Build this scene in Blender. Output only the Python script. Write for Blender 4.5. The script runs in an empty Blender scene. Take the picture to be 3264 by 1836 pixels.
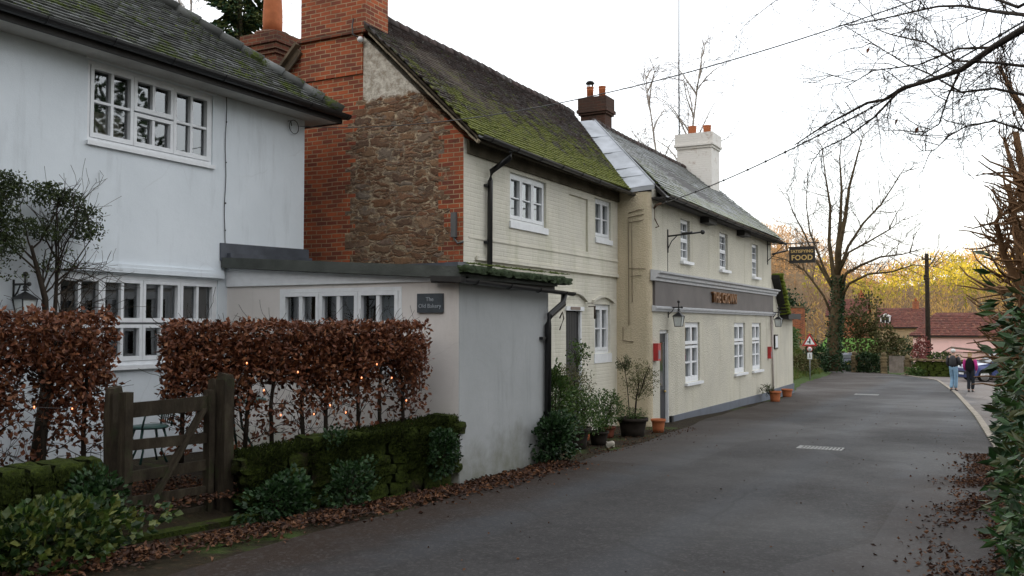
import bpy, math, random
from math import sin, cos, pi, radians, sqrt, atan2
from mathutils import Vector, Matrix, noise, Euler
SC = bpy.context.scene
COL = SC.collection
# ------------------------------------------------------------------ camera
cd = bpy.data.cameras.new('camera'); cam = bpy.data.objects.new('camera', cd); COL.objects.link(cam)
cd.sensor_width = 36.0; cd.lens = 36.0*2900/3264
cd.clip_start = 0.1; cd.clip_end = 3000
cam.location = (0, 0, 1.6)
cam.rotation_euler = (radians(90+2.31), 0, radians(27.9))
SC.camera = cam
# ------------------------------------------------------------------ world, sun, exposure
SUN_EL, SUN_AZ = 10.0, 192.0          # compass style: azimuth the light comes FROM, 0 = +Y, clockwise
wd = bpy.data.worlds.new('World'); SC.world = wd; wd.use_nodes = True
wn = wd.node_tree.nodes; wl = wd.node_tree.links; wn.clear()
wo = wn.new('ShaderNodeOutputWorld'); bg = wn.new('ShaderNodeBackground'); sky = wn.new('ShaderNodeTexSky')
sky.sky_type = 'NISHITA'; sky.sun_disc = False
sky.sun_elevation = radians(SUN_EL); sky.sun_rotation = radians(SUN_AZ)
sky.air_density = 1.0; sky.dust_density = 2.5; sky.ozone_density = 1.0
mx = wn.new('ShaderNodeMix'); mx.data_type = 'RGBA'; mx.inputs[0].default_value = 0.6
mx.inputs[7].default_value = (11.0, 10.95, 11.0, 1)          # thin pale cloud over the whole sky
wl.new(sky.outputs[0], mx.inputs[6]); wl.new(mx.outputs[2], bg.inputs[0])
bg.inputs[1].default_value = 0.13; wl.new(bg.outputs[0], wo.inputs[0])
sd = bpy.data.lights.new('sun', 'SUN'); so = bpy.data.objects.new('sun', sd); COL.objects.link(so)
sd.energy = 5.0; sd.angle = radians(0.5); sd.color = (1.0, 0.70, 0.30)
az = radians(SUN_AZ); el = radians(SUN_EL)
sdir = Vector((sin(az)*cos(el), cos(az)*cos(el), sin(el)))
so.rotation_euler = sdir.to_track_quat('Z', 'Y').to_euler(); so.location = (0, -20, 40)
SC.view_settings.view_transform = 'Standard'; SC.view_settings.look = 'None'
SC.view_settings.exposure = 0.8; SC.view_settings.gamma = 1.0
SC.cycles.max_bounces = 6; SC.cycles.transparent_max_bounces = 8
# ------------------------------------------------------------------ node helper
class G:
    def __init__(s, name):
        s.m = bpy.data.materials.new(name); s.m.use_nodes = True
        s.t = s.m.node_tree; s.b = s.t.nodes['Principled BSDF']; s.o = s.t.nodes['Material Output']
    def put(s, node, k, v):
        i = node.inputs[k]
        if isinstance(v, bpy.types.NodeSocket): s.t.links.new(v, i)
        elif isinstance(v, (tuple, list)) and len(v) == 3 and i.type == 'RGBA': i.default_value = (*v, 1)
        else: i.default_value = v
    def n(s, typ, ins=None, **at):
        d = s.t.nodes.new(typ)
        for k, v in at.items(): setattr(d, k, v)
        for k, v in (ins or {}).items(): s.put(d, k, v)
        return d
    def pos(s): return s.n('ShaderNodeTexCoord').outputs['Object']
    def xyz(s, v):
        d = s.n('ShaderNodeSeparateXYZ', {0: v}); return d.outputs
    def comb(s, x, y, z=0.0): return s.n('ShaderNodeCombineXYZ', {0: x, 1: y, 2: z}).outputs[0]
    def ma(s, op, a, b=0.0, c=0.0, clamp=False):
        return s.n('ShaderNodeMath', {0: a, 1: b, 2: c}, operation=op, use_clamp=clamp).outputs[0]
    def noise(s, v, scale, det=4, rough=.55):
        return s.n('ShaderNodeTexNoise', {'Vector': v, 'Scale': scale, 'Detail': det, 'Roughness': rough}).outputs['Fac']
    def sc(s, v, x, y, z): return s.n('ShaderNodeMapping', {'Vector': v, 'Scale': (x, y, z)}).outputs[0]
    def ramp(s, f, stops, interp='LINEAR'):
        d = s.n('ShaderNodeValToRGB', {0: f}); r = d.color_ramp; r.interpolation = interp
        while len(r.elements) < len(stops): r.elements.new(.5)
        for e, (p, c) in zip(r.elements, stops):
            e.position = p; e.color = (*c, 1) if len(c) == 3 else c
        return d.outputs[0]
    def step(s, f, a, b):
        return s.n('ShaderNodeMapRange', {0: f, 1: a, 2: b, 3: 0.0, 4: 1.0}, clamp=True).outputs[0]
    def mix(s, f, a, b, mode='MIX'):
        d = s.n('ShaderNodeMix', data_type='RGBA', blend_type=mode)
        s.put(d, 0, f); s.put(d, 6, a); s.put(d, 7, b); return d.outputs[2]
    def bump(s, h, st=.5, dist=.01, nrm=None):
        i = {'Height': h, 'Strength': st, 'Distance': dist}
        if nrm is not None: i['Normal'] = nrm
        return s.n('ShaderNodeBump', i).outputs[0]
    def fin(s, col, rough=.8, nrm=None, **k):
        s.put(s.b, 'Base Color', col); s.put(s.b, 'Roughness', rough)
        if isinstance(rough, float) and rough >= .75: s.b.inputs['Specular IOR Level'].default_value = .18
        if nrm is not None: s.put(s.b, 'Normal', nrm)
        for a, v in k.items(): s.put(s.b, a.replace('_', ' '), v)
        return s.m
MATS = {}
def plain(name, col, rough=.7, var=.15, scale=6, bump=.0, bsc=60, metal=0.0, spec=.5):
    g = G(name); p = g.pos(); f = g.noise(p, scale, 5)
    lo = tuple(c*(1-var) for c in col); hi = tuple(min(1, c*(1+var)) for c in col)
    c = g.mix(g.step(f, .3, .7), lo, hi)
    n = g.bump(g.noise(p, bsc, 3), bump, .01) if bump else None
    m = g.fin(c, rough, n, Metallic=metal)
    if rough < .75: g.put(g.b, 'Specular IOR Level', spec)
    MATS[name] = m; return m
def island(name, cols, rough=.6, var=.25, trans=0.0, spec=.3, bump=0):
    g = G(name); r = g.n('ShaderNodeNewGeometry').outputs['Random Per Island']
    n = len(cols); c = g.ramp(r, [(i/(n-1) if n > 1 else 0, c) for i, c in enumerate(cols)])
    f = g.noise(g.pos(), 40, 2); c = g.mix(g.ma('MULTIPLY', g.step(f, .35, .7), var), c, (0, 0, 0))
    m = g.fin(c, rough, g.bump(f, bump, .01) if bump else None)
    if rough < .75: g.put(g.b, 'Specular IOR Level', spec)
    if trans:
        t = g.n('ShaderNodeBsdfTranslucent', {0: c}); mxs = g.n('ShaderNodeMixShader', {0: trans, 1: g.b.outputs[0], 2: t.outputs[0]})
        g.t.links.new(mxs.outputs[0], g.o.inputs[0])
    MATS[name] = m; return m
# ------------------------------------------------------------------ mesh builder
class MB:
    def __init__(s): s.v = []; s.f = []; s.mi = []; s.m = 0; s.sm = []
    def add(s, vs, fs, smooth=False):
        o = len(s.v); s.v += [tuple(v) for v in vs]
        for f in fs: s.f.append(tuple(i+o for i in f)); s.mi.append(s.m); s.sm.append(smooth)
    def quad(s, *p): s.add(p, [tuple(range(len(p)))])
    def box(s, x0, x1, y0, y1, z0, z1):
        s.add([(x, y, z) for x in (x0, x1) for y in (y0, y1) for z in (z0, z1)],
              [(0, 1, 3, 2), (4, 6, 7, 5), (0, 4, 5, 1), (2, 3, 7, 6), (0, 2, 6, 4), (1, 5, 7, 3)])
    def obox(s, a, b, w, h, up=(0, 0, 1)):
        a = Vector(a); b = Vector(b); d = (b-a).normalized(); sd_ = d.cross(Vector(up))
        if sd_.length < 1e-4: sd_ = d.cross(Vector((1, 0, 0)))
        sd_.normalize(); u = sd_.cross(d); vs = []
        for p in (a, b):
            for i in (-1, 1):
                for j in (-1, 1): vs.append(p+sd_*(w/2*i)+u*(h/2*j))
        s.add(vs, [(0, 1, 3, 2), (4, 6, 7, 5), (0, 4, 5, 1), (2, 3, 7, 6), (0, 2, 6, 4), (1, 5, 7, 3)])
    def prism(s, pts, d):
        d = Vector(d); n = len(pts); a = [Vector(p) for p in pts]
        s.add(a+[p+d for p in a], [tuple(range(n))[::-1], tuple(range(n, 2*n))]+[(i, (i+1) % n, n+(i+1) % n, n+i) for i in range(n)])
    def tube(s, pts, r, n=6, caps=True):
        P = [Vector(p) for p in pts]; R = r if isinstance(r, (list, tuple)) else [r]*len(P)
        ref = Vector((0.31, 0.17, 1)).normalized(); vs = []; fs = []
        for i, p in enumerate(P):
            d = (P[min(i+1, len(P)-1)]-P[max(i-1, 0)])
            if d.length < 1e-7: d = Vector((0, 0, 1))
            d.normalize(); a = d.cross(ref)
            if a.length < .05: a = d.cross(Vector((1, 0, 0)))
            a.normalize(); b = d.cross(a)
            for k in range(n):
                t = 2*pi*k/n; vs.append(p+(a*cos(t)+b*sin(t))*R[i])
        for i in range(len(P)-1):
            for k in range(n): fs.append((i*n+k, i*n+(k+1) % n, (i+1)*n+(k+1) % n, (i+1)*n+k))
        if caps and n > 2: fs += [tuple(range(n))[::-1], tuple((len(P)-1)*n+k for k in range(n))]
        s.add(vs, fs, n > 4)
    def lathe(s, prof, c=(0, 0, 0), n=20, rot=None):
        vs = []; fs = []; c = Vector(c)
        for (r, z) in prof:
            for k in range(n):
                v = Vector((r*cos(2*pi*k/n), r*sin(2*pi*k/n), z))
                if rot is not None: v = rot @ v
                vs.append(c+v)
        for i in range(len(prof)-1):
            for k in range(n): fs.append((i*n+k, i*n+(k+1) % n, (i+1)*n+(k+1) % n, (i+1)*n+k))
        if prof[0][0] > 1e-5: fs.append(tuple(range(n))[::-1])
        if prof[-1][0] > 1e-5: fs.append(tuple((len(prof)-1)*n+k for k in range(n)))
        s.add(vs, fs, True)
    def ball(s, c, r, n=10, sq=(1, 1, 1)):
        vs = []; fs = []; m = max(4, n//2); c = Vector(c)
        for i in range(m+1):
            a = pi*i/m
            for k in range(n): vs.append((c.x+r*sq[0]*sin(a)*cos(2*pi*k/n), c.y+r*sq[1]*sin(a)*sin(2*pi*k/n), c.z+r*sq[2]*cos(a)))
        for i in range(m):
            for k in range(n): fs.append((i*n+k, i*n+(k+1) % n, (i+1)*n+(k+1) % n, (i+1)*n+k))
        s.add(vs, fs, True)
    def leaf(s, p, L, W, R, d=None, fold=.25):
        """a folded two-faced leaf at p, length L, random or given direction"""
        if d is None:
            z = R.uniform(-1, 1); t = R.uniform(0, 2*pi); q = sqrt(1-z*z); d = Vector((q*cos(t), q*sin(t), z))
        a = d.cross(Vector((R.uniform(-1, 1), R.uniform(-1, 1), R.uniform(-1, 1))))
        if a.length < 1e-3: a = Vector((1, 0, 0))
        a.normalize(); n = d.cross(a)
        p = Vector(p); mid = p+d*(L*.5)+n*(fold*W*.3)
        s.add([p, mid+a*(W/2)-n*(fold*W), p+d*L, mid-a*(W/2)-n*(fold*W), mid],
              [(0, 1, 4), (1, 2, 4), (2, 3, 4), (3, 0, 4)])
    def stone(s, c, sx, sy, sz, R, rot=0, sub=3, rough=.16):
        vs = []; idx = {}; fs = []; seed = Vector((R.random()*50, R.random()*50, R.random()*50)); cr, sr = cos(rot), sin(rot)
        def vid(i, j, k):
            if (i, j, k) in idx: return idx[(i, j, k)]
            q = Vector((i/sub*2-1, j/sub*2-1, k/sub*2-1)); l = q.length
            q = q*(1-.22*max(0, l-1)/.73)
            f = 1+rough*noise.noise(q*1.5+seed)*1.6
            x, y, z = q.x*sx/2*f, q.y*sy/2*f, q.z*sz/2*f
            vs.append((c[0]+x*cr-y*sr, c[1]+x*sr+y*cr, c[2]+z)); idx[(i, j, k)] = len(vs)-1; return len(vs)-1
        for a in range(sub):
            for b in range(sub):
                for k in (0, sub):
                    fs.append((vid(a, b, k), vid(a+1, b, k), vid(a+1, b+1, k), vid(a, b+1, k)))
                    fs.append((vid(a, k, b), vid(a+1, k, b), vid(a+1, k, b+1), vid(a, k, b+1)))
                    fs.append((vid(k, a, b), vid(k, a+1, b), vid(k, a+1, b+1), vid(k, a, b+1)))
        s.add(vs, fs, True)
    def build(s, name, mats, parent=None, local=False, kind=None, fixn=False):
        me = bpy.data.meshes.new(name); me.from_pydata(s.v, [], s.f)
        if not isinstance(mats, (list, tuple)): mats = [mats]
        for m in mats: me.materials.append(m)
        me.polygons.foreach_set('material_index', s.mi); me.polygons.foreach_set('use_smooth', s.sm); me.update()
        if fixn:
            import bmesh
            b = bmesh.new(); b.from_mesh(me); bmesh.ops.recalc_face_normals(b, faces=b.faces); b.to_mesh(me); b.free()
        o = bpy.data.objects.new(name, me); COL.objects.link(o)
        if parent is not None:
            o.parent = parent
            if not local and parent.type == 'EMPTY': o.matrix_parent_inverse = Matrix.Translation(-parent.location)
        if kind: o['kind'] = kind
        return o
def tag(o, label, cat, group=None, kind=None):
    if label: o['label'] = label
    if cat: o['category'] = cat
    if group: o['group'] = group
    if kind: o['kind'] = kind
    return o
def thing(name, label, cat, loc, rz=0, group=None):
    o = bpy.data.objects.new(name, None); COL.objects.link(o); o.location = loc; o.rotation_euler = (0, 0, rz)
    o.empty_display_size = .2
    return tag(o, label, cat, group)
def copy_tree(o, parent=None):
    c = o.copy(); COL.objects.link(c)
    if parent is not None: c.parent = parent
    for ch in list(o.children): copy_tree(ch, c)
    return c
class Fr:
    """wall frame: 'X' walls face +X (u = Y), 'Y' walls face -Y (u = X); w points out of the wall"""
    def __init__(s, k, c): s.k = k; s.c = c
    def p(s, u, v, w=0): return (s.c+w, u, v) if s.k == 'X' else (u, s.c-w, v)
    def box(s, mb, u0, u1, v0, v1, w0, w1):
        if s.k == 'X': mb.box(s.c+w0, s.c+w1, u0, u1, v0, v1)
        else: mb.box(u0, u1, s.c-w1, s.c-w0, v0, v1)
def holed(mb, F, u0, u1, v0, v1, holes, w=0.0, maxc=1.2):
    """wall sheet with real openings; holes = (u0,u1,v0,v1,depth); reveals in mat 0, dark room in mat 1"""
    us = {u0, u1}; vs = {v0, v1}
    for h in holes: us |= {h[0], h[1]}; vs |= {h[2], h[3]}
    us = sorted(us); vs = sorted(vs)
    for a, b in zip(us, us[1:]):
        for c, d in zip(vs, vs[1:]):
            if any(h[0] < (a+b)/2 < h[1] and h[2] < (c+d)/2 < h[3] for h in holes): continue
            mb.quad(F.p(a, c, w), F.p(b, c, w), F.p(b, d, w), F.p(a, d, w))
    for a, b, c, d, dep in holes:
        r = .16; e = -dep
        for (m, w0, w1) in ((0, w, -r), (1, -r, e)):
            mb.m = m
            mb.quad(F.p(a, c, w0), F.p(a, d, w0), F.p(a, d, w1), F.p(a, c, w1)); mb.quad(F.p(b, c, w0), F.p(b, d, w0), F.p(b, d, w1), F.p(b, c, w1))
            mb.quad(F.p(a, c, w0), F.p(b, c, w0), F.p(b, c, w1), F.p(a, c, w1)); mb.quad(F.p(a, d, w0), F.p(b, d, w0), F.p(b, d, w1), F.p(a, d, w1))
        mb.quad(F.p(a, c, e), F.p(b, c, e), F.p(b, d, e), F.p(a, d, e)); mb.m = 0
# ------------------------------------------------------------------ materials
def glass_mat():
    g = G('glass'); lw = g.n('ShaderNodeLayerWeight', {0: .5}); p = g.pos()
    tr = g.n('ShaderNodeBsdfTransparent', {0: (.72, .76, .76)})
    gl = g.n('ShaderNodeBsdfGlossy', {0: (.9, .93, .95), 1: .02, 'Normal': g.bump(g.noise(p, 1.6, 1), .12, .02)})
    f = g.ma('ADD', g.ma('MULTIPLY', lw.outputs['Fresnel'], 1.1), .07, clamp=True)
    ms = g.n('ShaderNodeMixShader', {0: f, 1: tr.outputs[0], 2: gl.outputs[0]})
    g.t.links.new(ms.outputs[0], g.o.inputs[0]); MATS['glass'] = g.m; return g.m
GLASS = glass_mat()
WHITEPAINT = plain('white_paint', (.74, .76, .78), .45, .06, 9)
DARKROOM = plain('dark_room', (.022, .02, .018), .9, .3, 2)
BLACK = plain('black_gutter', (.012, .012, .013), .38, .3, 12)
BLACKWOOD = plain('black_timber', (.02, .018, .016), .7, .3, 8)
IRON = plain('black_iron', (.012, .012, .012), .45, .2, 30)
LEAD = plain('lead_sheet', (.36, .385, .42), .55, .22, 2.2, .25, 8, .35)
CURTAIN = plain('curtain', (.42, .36, .27), .9, .25, 3)
CURTAIN2 = plain('net_curtain', (.55, .55, .52), .9, .2, 3)
def render_white(name, a, b, stain=(.30, .33, .22), z0=-.3, z1=.7, bs=120, bst=.35, amount=.8, vert=True):
    g = G(name); p = g.pos(); x, y, z = g.xyz(p)
    c = g.mix(g.step(g.noise(p, 1.3, 5), .35, .65), a, b)
    st = g.noise(g.sc(p, 5, 5, .7), 1.0, 6, .65)
    c = g.mix(g.ma('MULTIPLY', g.step(st, .54, .78), .38), c, tuple(v*.55 for v in a))
    cr = g.n('ShaderNodeTexVoronoi', {'Vector': g.n('ShaderNodeMixRGB', {0: .25, 1: p, 2: g.n('ShaderNodeTexNoise', {'Vector': p, 'Scale': 1.4, 'Detail': 5.0}).outputs['Color']}).outputs[0], 'Scale': .7}, feature='DISTANCE_TO_EDGE').outputs['Distance']
    c = g.mix(g.ma('MULTIPLY', g.ma('MULTIPLY', g.step(cr, .006, .001), g.step(g.noise(p, .9, 2), .5, .6)), .10), c, (.22, .22, .2))
    n2 = g.noise(p, 2.4, 6, .65)
    low = g.ma('ADD', g.step(z, z1, z0), g.ma('MULTIPLY', g.ma('SUBTRACT', n2, .5), 1.5))
    c = g.mix(g.ma('MULTIPLY', g.step(low, .25, 1.1), amount), c, stain)
    fine = g.noise(p, bs, 3); big = g.noise(p, 3.2, 4, .6)
    h = g.ma('ADD', fine, g.ma('MULTIPLY', big, 3.2))
    m = g.fin(c, .85, g.bump(h, bst, .008)); MATS[name] = m; return m
WHITEWALL = render_white('white_render', (.71, .76, .80), (.665, .715, .755), z0=-.8, z1=.2, amount=.4)
PINKWALL = render_white('off_white_render', (.70, .665, .64), (.63, .595, .565), z0=-.6, z1=.55)
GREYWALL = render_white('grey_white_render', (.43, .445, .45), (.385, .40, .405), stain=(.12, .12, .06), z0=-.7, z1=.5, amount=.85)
def roughcast(name, a, b):
    g = G(name); p = g.pos(); x, y, z = g.xyz(p)
    c = g.mix(g.step(g.noise(p, 1.1, 6, .6), .35, .65), a, b)
    fl = g.n('ShaderNodeTexVoronoi', {'Vector': p, 'Scale': 34.0}).outputs['Distance']
    ns = g.noise(p, 45, 4, .7)
    pit = g.ma('MULTIPLY', g.step(ns, .60, .72), .45)
    c = g.mix(pit, c, tuple(v*.42 for v in a))
    st = g.noise(g.sc(p, 3, 3, .35), 1.2, 6, .65)
    c = g.mix(g.ma('MULTIPLY', g.step(st, .52, .75), .4), c, (.30, .28, .16))
    h = g.ma('ADD', g.ma('MULTIPLY', fl, 1.2), ns)
    m = g.fin(c, .88, g.bump(h, .65, .018)); MATS[name] = m; return m
ROUGH = roughcast('cream_roughcast', (.60, .57, .475), (.53, .505, .43))
ROUGHY = roughcast('yellow_roughcast', (.62, .53, .38), (.55, .48, .345))
def painted_brick():
    g = G('cream_painted_brick'); p = g.pos(); x, y, z = g.xyz(p)
    v = g.comb(g.ma('ADD', x, y), z)
    br = g.n('ShaderNodeTexBrick', {'Vector': v, 'Scale': 1.0, 'Mortar Size': .012, 'Brick Width': .225, 'Row Height': .075, 'Mortar Smooth': .6})
    c = g.mix(g.step(g.noise(p, 1.4, 5), .35, .65), (.68, .65, .555), (.615, .59, .51))
    gr = g.noise(g.sc(p, 2.5, 2.5, .5), 1.1, 6, .65); c = g.mix(g.ma('MULTIPLY', g.step(gr, .5, .75), .45), c, (.34, .35, .20))
    fl = g.noise(g.sc(p, 6, 6, 16), 1.6, 5, .7); c = g.mix(g.ma('MULTIPLY', g.step(fl, .66, .72), .7), c, (.20, .18, .13))
    h = g.ma('SUBTRACT', g.ma('MULTIPLY', g.noise(p, 30, 4), .8), g.ma('MULTIPLY', br.outputs['Fac'], .7))
    m = g.fin(c, .75, g.bump(h, .5, .010)); MATS['cream_painted_brick'] = m; return m
PBRICK = painted_brick()
def brick_nodes(g, p, axis, hue=1.0, drift=True):
    x, y, z = g.xyz(p); u = {'x': x, 'y': y, 's': g.ma('ADD', x, y)}[axis]
    wob = g.ma('MULTIPLY', g.ma('SUBTRACT', g.noise(p, 1.7, 2), .5), .03)
    v = g.comb(u, g.ma('ADD', z, wob))
    br = g.n('ShaderNodeTexBrick', {'Vector': v, 'Scale': 1.0, 'Mortar Size': .0085, 'Mortar Smooth': .25, 'Bias': .0, 'Brick Width': .225, 'Row Height': .0755,
        'Color1': (.46, .115, .045), 'Color2': (.25, .06, .032), 'Mortar': (.42, .30, .18)}, offset=.5, squash=1.0)
    c = br.outputs['Color']
    b2 = g.n('ShaderNodeTexBrick', {'Vector': v, 'Scale': 1.0, 'Mortar Size': 0.0, 'Brick Width': .225, 'Row Height': .0755, 'Color1': (0, 0, 0), 'Color2': (1, 1, 1), 'Bias': -.35}, offset=.5)
    notm = g.ma('SUBTRACT', 1.0, br.outputs['Fac'])
    c = g.mix(g.ma('MULTIPLY', g.ma('MULTIPLY', b2.outputs['Color'], notm), .6), c, (.10, .045, .04))
    soot = g.step(g.noise(p, 1.2, 5, .6), .42, .7)
    c = g.mix(g.ma('MULTIPLY', soot, .55), c, (.07, .04, .032))
    h = g.ma('ADD', g.ma('MULTIPLY', notm, 1.0), g.ma('MULTIPLY', g.noise(p, 60, 3), .5))
    return c, h
def brick_mat(name, axis='s', dark=0.0):
    g = G(name); p = g.pos(); c, h = brick_nodes(g, p, axis)
    if dark: c = g.mix(dark, c, (.045, .032, .026))
    m = g.fin(c, .85, g.bump(h, .8, .012)); MATS[name] = m; return m
BRICK = brick_mat('red_brick'); BRICKD = brick_mat('sooty_brick', 's', .6); BRICKDD = brick_mat('black_sooty_brick', 's', .9)
def rubble_nodes(g, p, axis='x', sx=2.5, sz=7.2):
    x, y, z = g.xyz(p); u = {'x': x, 'y': y, 's': g.ma('ADD', x, y)}[axis]
    w = g.ma('MULTIPLY', g.ma('SUBTRACT', g.noise(p, 2.4, 4, .7), .5), .5)
    w2 = g.ma('MULTIPLY', g.ma('SUBTRACT', g.noise(g.sc(p, 1, 1, 1.4), 3.0, 4, .7), .5), .22)
    fine = g.noise(p, 26, 5, .75)
    def layer(kx, kz):
        v = g.comb(g.ma('MULTIPLY', g.ma('ADD', u, w), kx), g.ma('MULTIPLY', g.ma('ADD', z, w2), kz))
        vo = g.n('ShaderNodeTexVoronoi', {'Vector': v, 'Scale': 1.0, 'Randomness': .8}, voronoi_dimensions='2D', distance='CHEBYCHEV')
        v2 = g.n('ShaderNodeTexVoronoi', {'Vector': v, 'Scale': 1.0, 'Randomness': .8}, voronoi_dimensions='2D', feature='F2', distance='CHEBYCHEV')
        return g.xyz(vo.outputs['Color'])[0], g.ma('SUBTRACT', v2.outputs['Distance'], vo.outputs['Distance'])
    r1, e1 = layer(sx, sz); r2, e2 = layer(sx*2.1, sz*2.2)
    sel = g.step(g.noise(g.sc(p, 1.2, 1.2, 2.6), 1.6, 3, .6), .47, .53)
    fm = lambda a, b: g.n('ShaderNodeMix', {0: sel, 2: a, 3: b}, data_type='FLOAT').outputs[0]
    r = fm(r1, r2); e = fm(e1, g.ma('MULTIPLY', e2, .9))
    c = g.ramp(r, [(0, (.11, .06, .038)), (.2, (.21, .105, .055)), (.42, (.13, .085, .06)), (.6, (.25, .145, .08)), (.78, (.19, .16, .13)), (.9, (.22, .10, .055)), (1, (.36, .28, .18))])
    c = g.mix(g.ma('MULTIPLY', g.step(fine, .42, .68), .6), c, (.045, .028, .020))
    c = g.mix(g.ma('MULTIPLY', g.step(g.noise(p, 40, 3, .7), .60, .72), .5), c, (.34, .27, .19))
    ee = g.ma('ADD', e, g.ma('MULTIPLY', g.ma('SUBTRACT', g.noise(p, 14, 4, .75), .5), .55))
    mo = g.ma('MULTIPLY', g.step(ee, .20, .02), g.step(g.noise(p, 3.3, 4, .7), .36, .56))
    mc = g.mix(g.step(g.noise(p, 9, 4, .7), .38, .62), (.62, .50, .34), (.24, .18, .12))
    dark = g.ma('MULTIPLY', g.step(ee, .13, .0), .55)
    c = g.mix(dark, c, (.03, .02, .014)); c = g.mix(g.ma('MULTIPLY', mo, .85), c, mc)
    h = g.ma('ADD', g.step(ee, -.05, .35), g.ma('MULTIPLY', fine, .7))
    return c, h
def gable_mat():
    g = G('brick_and_rubble'); p = g.pos(); x, y, z = g.xyz(p)
    bc, bh = brick_nodes(g, p, 'x'); rc, rh = rubble_nodes(g, p, 'x')
    row = g.ma('FLOOR', g.ma('DIVIDE', z, .0755))
    wn_ = g.n('ShaderNodeTexWhiteNoise', {'W': row}, noise_dimensions='1D').outputs['Value']
    jig = g.ma('MULTIPLY', g.ma('ROUND', g.ma('MULTIPLY', wn_, 2.0)), .11)
    lim = g.ma('ADD', g.ma('ADD', -9.84, jig), g.ma('MULTIPLY', g.step(z, 4.9, 5.5), .26))
    left = g.ma('LESS_THAN', x, lim)
    wn2 = g.n('ShaderNodeTexWhiteNoise', {'W': g.ma('ADD', row, 77.3)}, noise_dimensions='1D').outputs['Value']
    lim2 = g.ma('SUBTRACT', -7.72, g.ma('MULTIPLY', g.ma('ROUND', g.ma('MULTIPLY', wn2, 2.0)), .11))
    right = g.ma('GREATER_THAN', x, lim2)
    rr = g.ma('MULTIPLY', right, g.step(g.noise(p, 2.0, 4, .7), .30, .42))
    bm = g.ma('MAXIMUM', left, rr)
    c = g.mix(bm, rc, bc); h = g.n('ShaderNodeMix', {0: bm, 2: rh, 3: bh}, data_type='FLOAT').outputs[0]
    # patch of pale flaking render under the verge
    edge = g.noise(p, 5, 4, .7)
    up = g.step(g.ma('ADD', z, g.ma('MULTIPLY', g.ma('SUBTRACT', edge, .5), .35)), 5.42, 5.47)
    notl = g.ma('SUBTRACT', 1.0, g.ma('LESS_THAN', x, -9.47))
    pm = g.ma('MULTIPLY', up, notl)
    pc = g.mix(g.step(g.noise(p, 9, 6, .75), .4, .6), (.66, .62, .54), (.34, .29, .23))
    c = g.mix(pm, c, pc)
    h = g.n('ShaderNodeMix', {0: pm, 2: h, 3: g.noise(p, 25, 4, .7)}, data_type='FLOAT').outputs[0]
    m = g.fin(c, .9, g.bump(h, 1.0, .022)); MATS['gable'] = m; return m
GABLE = gable_mat()
def tile_mat(name, cols, moss, moss2, th0, th1, zref, zk, rough=.75, spots=True):
    g = G(name); p = g.pos(); x, y, z = g.xyz(p)
    r = g.n('ShaderNodeNewGeometry').outputs['Random Per Island']
    c = g.ramp(r, [(i/(len(cols)-1), c) for i, c in enumerate(cols)])
    n1 = g.noise(p, 2.6, 6, .68); n2 = g.noise(p, 24, 4, .7)
    f = g.ma('ADD', g.ma('ADD', n1, g.ma('MULTIPLY', g.ma('SUBTRACT', n2, .5), .35)), g.ma('MULTIPLY', g.ma('SUBTRACT', zref, z), zk))
    mm = g.step(f, th0, th1)
    if spots:
        c = g.mix(g.step(g.noise(p, 13, 4, .7), .62, .70), c, (.33, .35, .32))
    mc = g.mix(g.step(n2, .38, .62), moss, moss2)
    c = g.mix(mm, c, mc)
    m = g.fin(c, rough, g.bump(g.ma('ADD', g.ma('MULTIPLY', mm, n2), g.ma('MULTIPLY', g.noise(p, 90, 2), .3)), .6, .02)); MATS[name] = m; return m
T_COT = tile_mat('mossy_clay_tiles', [(.035, .025, .024), (.08, .055, .050), (.055, .042, .040), (.105, .092, .088), (.045, .034, .032)], (.21, .225, .045), (.085, .10, .022), .49, .59, 5.95, .14)
T_WH = tile_mat('mossy_dark_tiles', [(.05, .052, .048), (.11, .115, .11), (.035, .036, .032), (.18, .19, .19)], (.10, .13, .022), (.04, .055, .014), .55, .64, 6.0, .05, spots=False)
T_PUB = tile_mat('grey_slates', [(.085, .09, .085), (.16, .17, .17), (.11, .115, .105), (.24, .26, .27)], (.15, .17, .05), (.09, .11, .035), .50, .66, 5.5, .10, .5)
MOSS = island('moss', [(.02, .03, .006), (.055, .08, .012), (.11, .135, .02)], .95)
MOSSD = island('dark_moss', [(.012, .018, .004), (.025, .038, .006), (.05, .07, .010), (.018, .022, .007)], .95)
TERRA = plain('terracotta', (.42, .14, .06), .75, .18, 7, .3, 40)
TERRAD = plain('dark_terracotta', (.16, .05, .03), .8, .3, 7, .3, 40)
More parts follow.
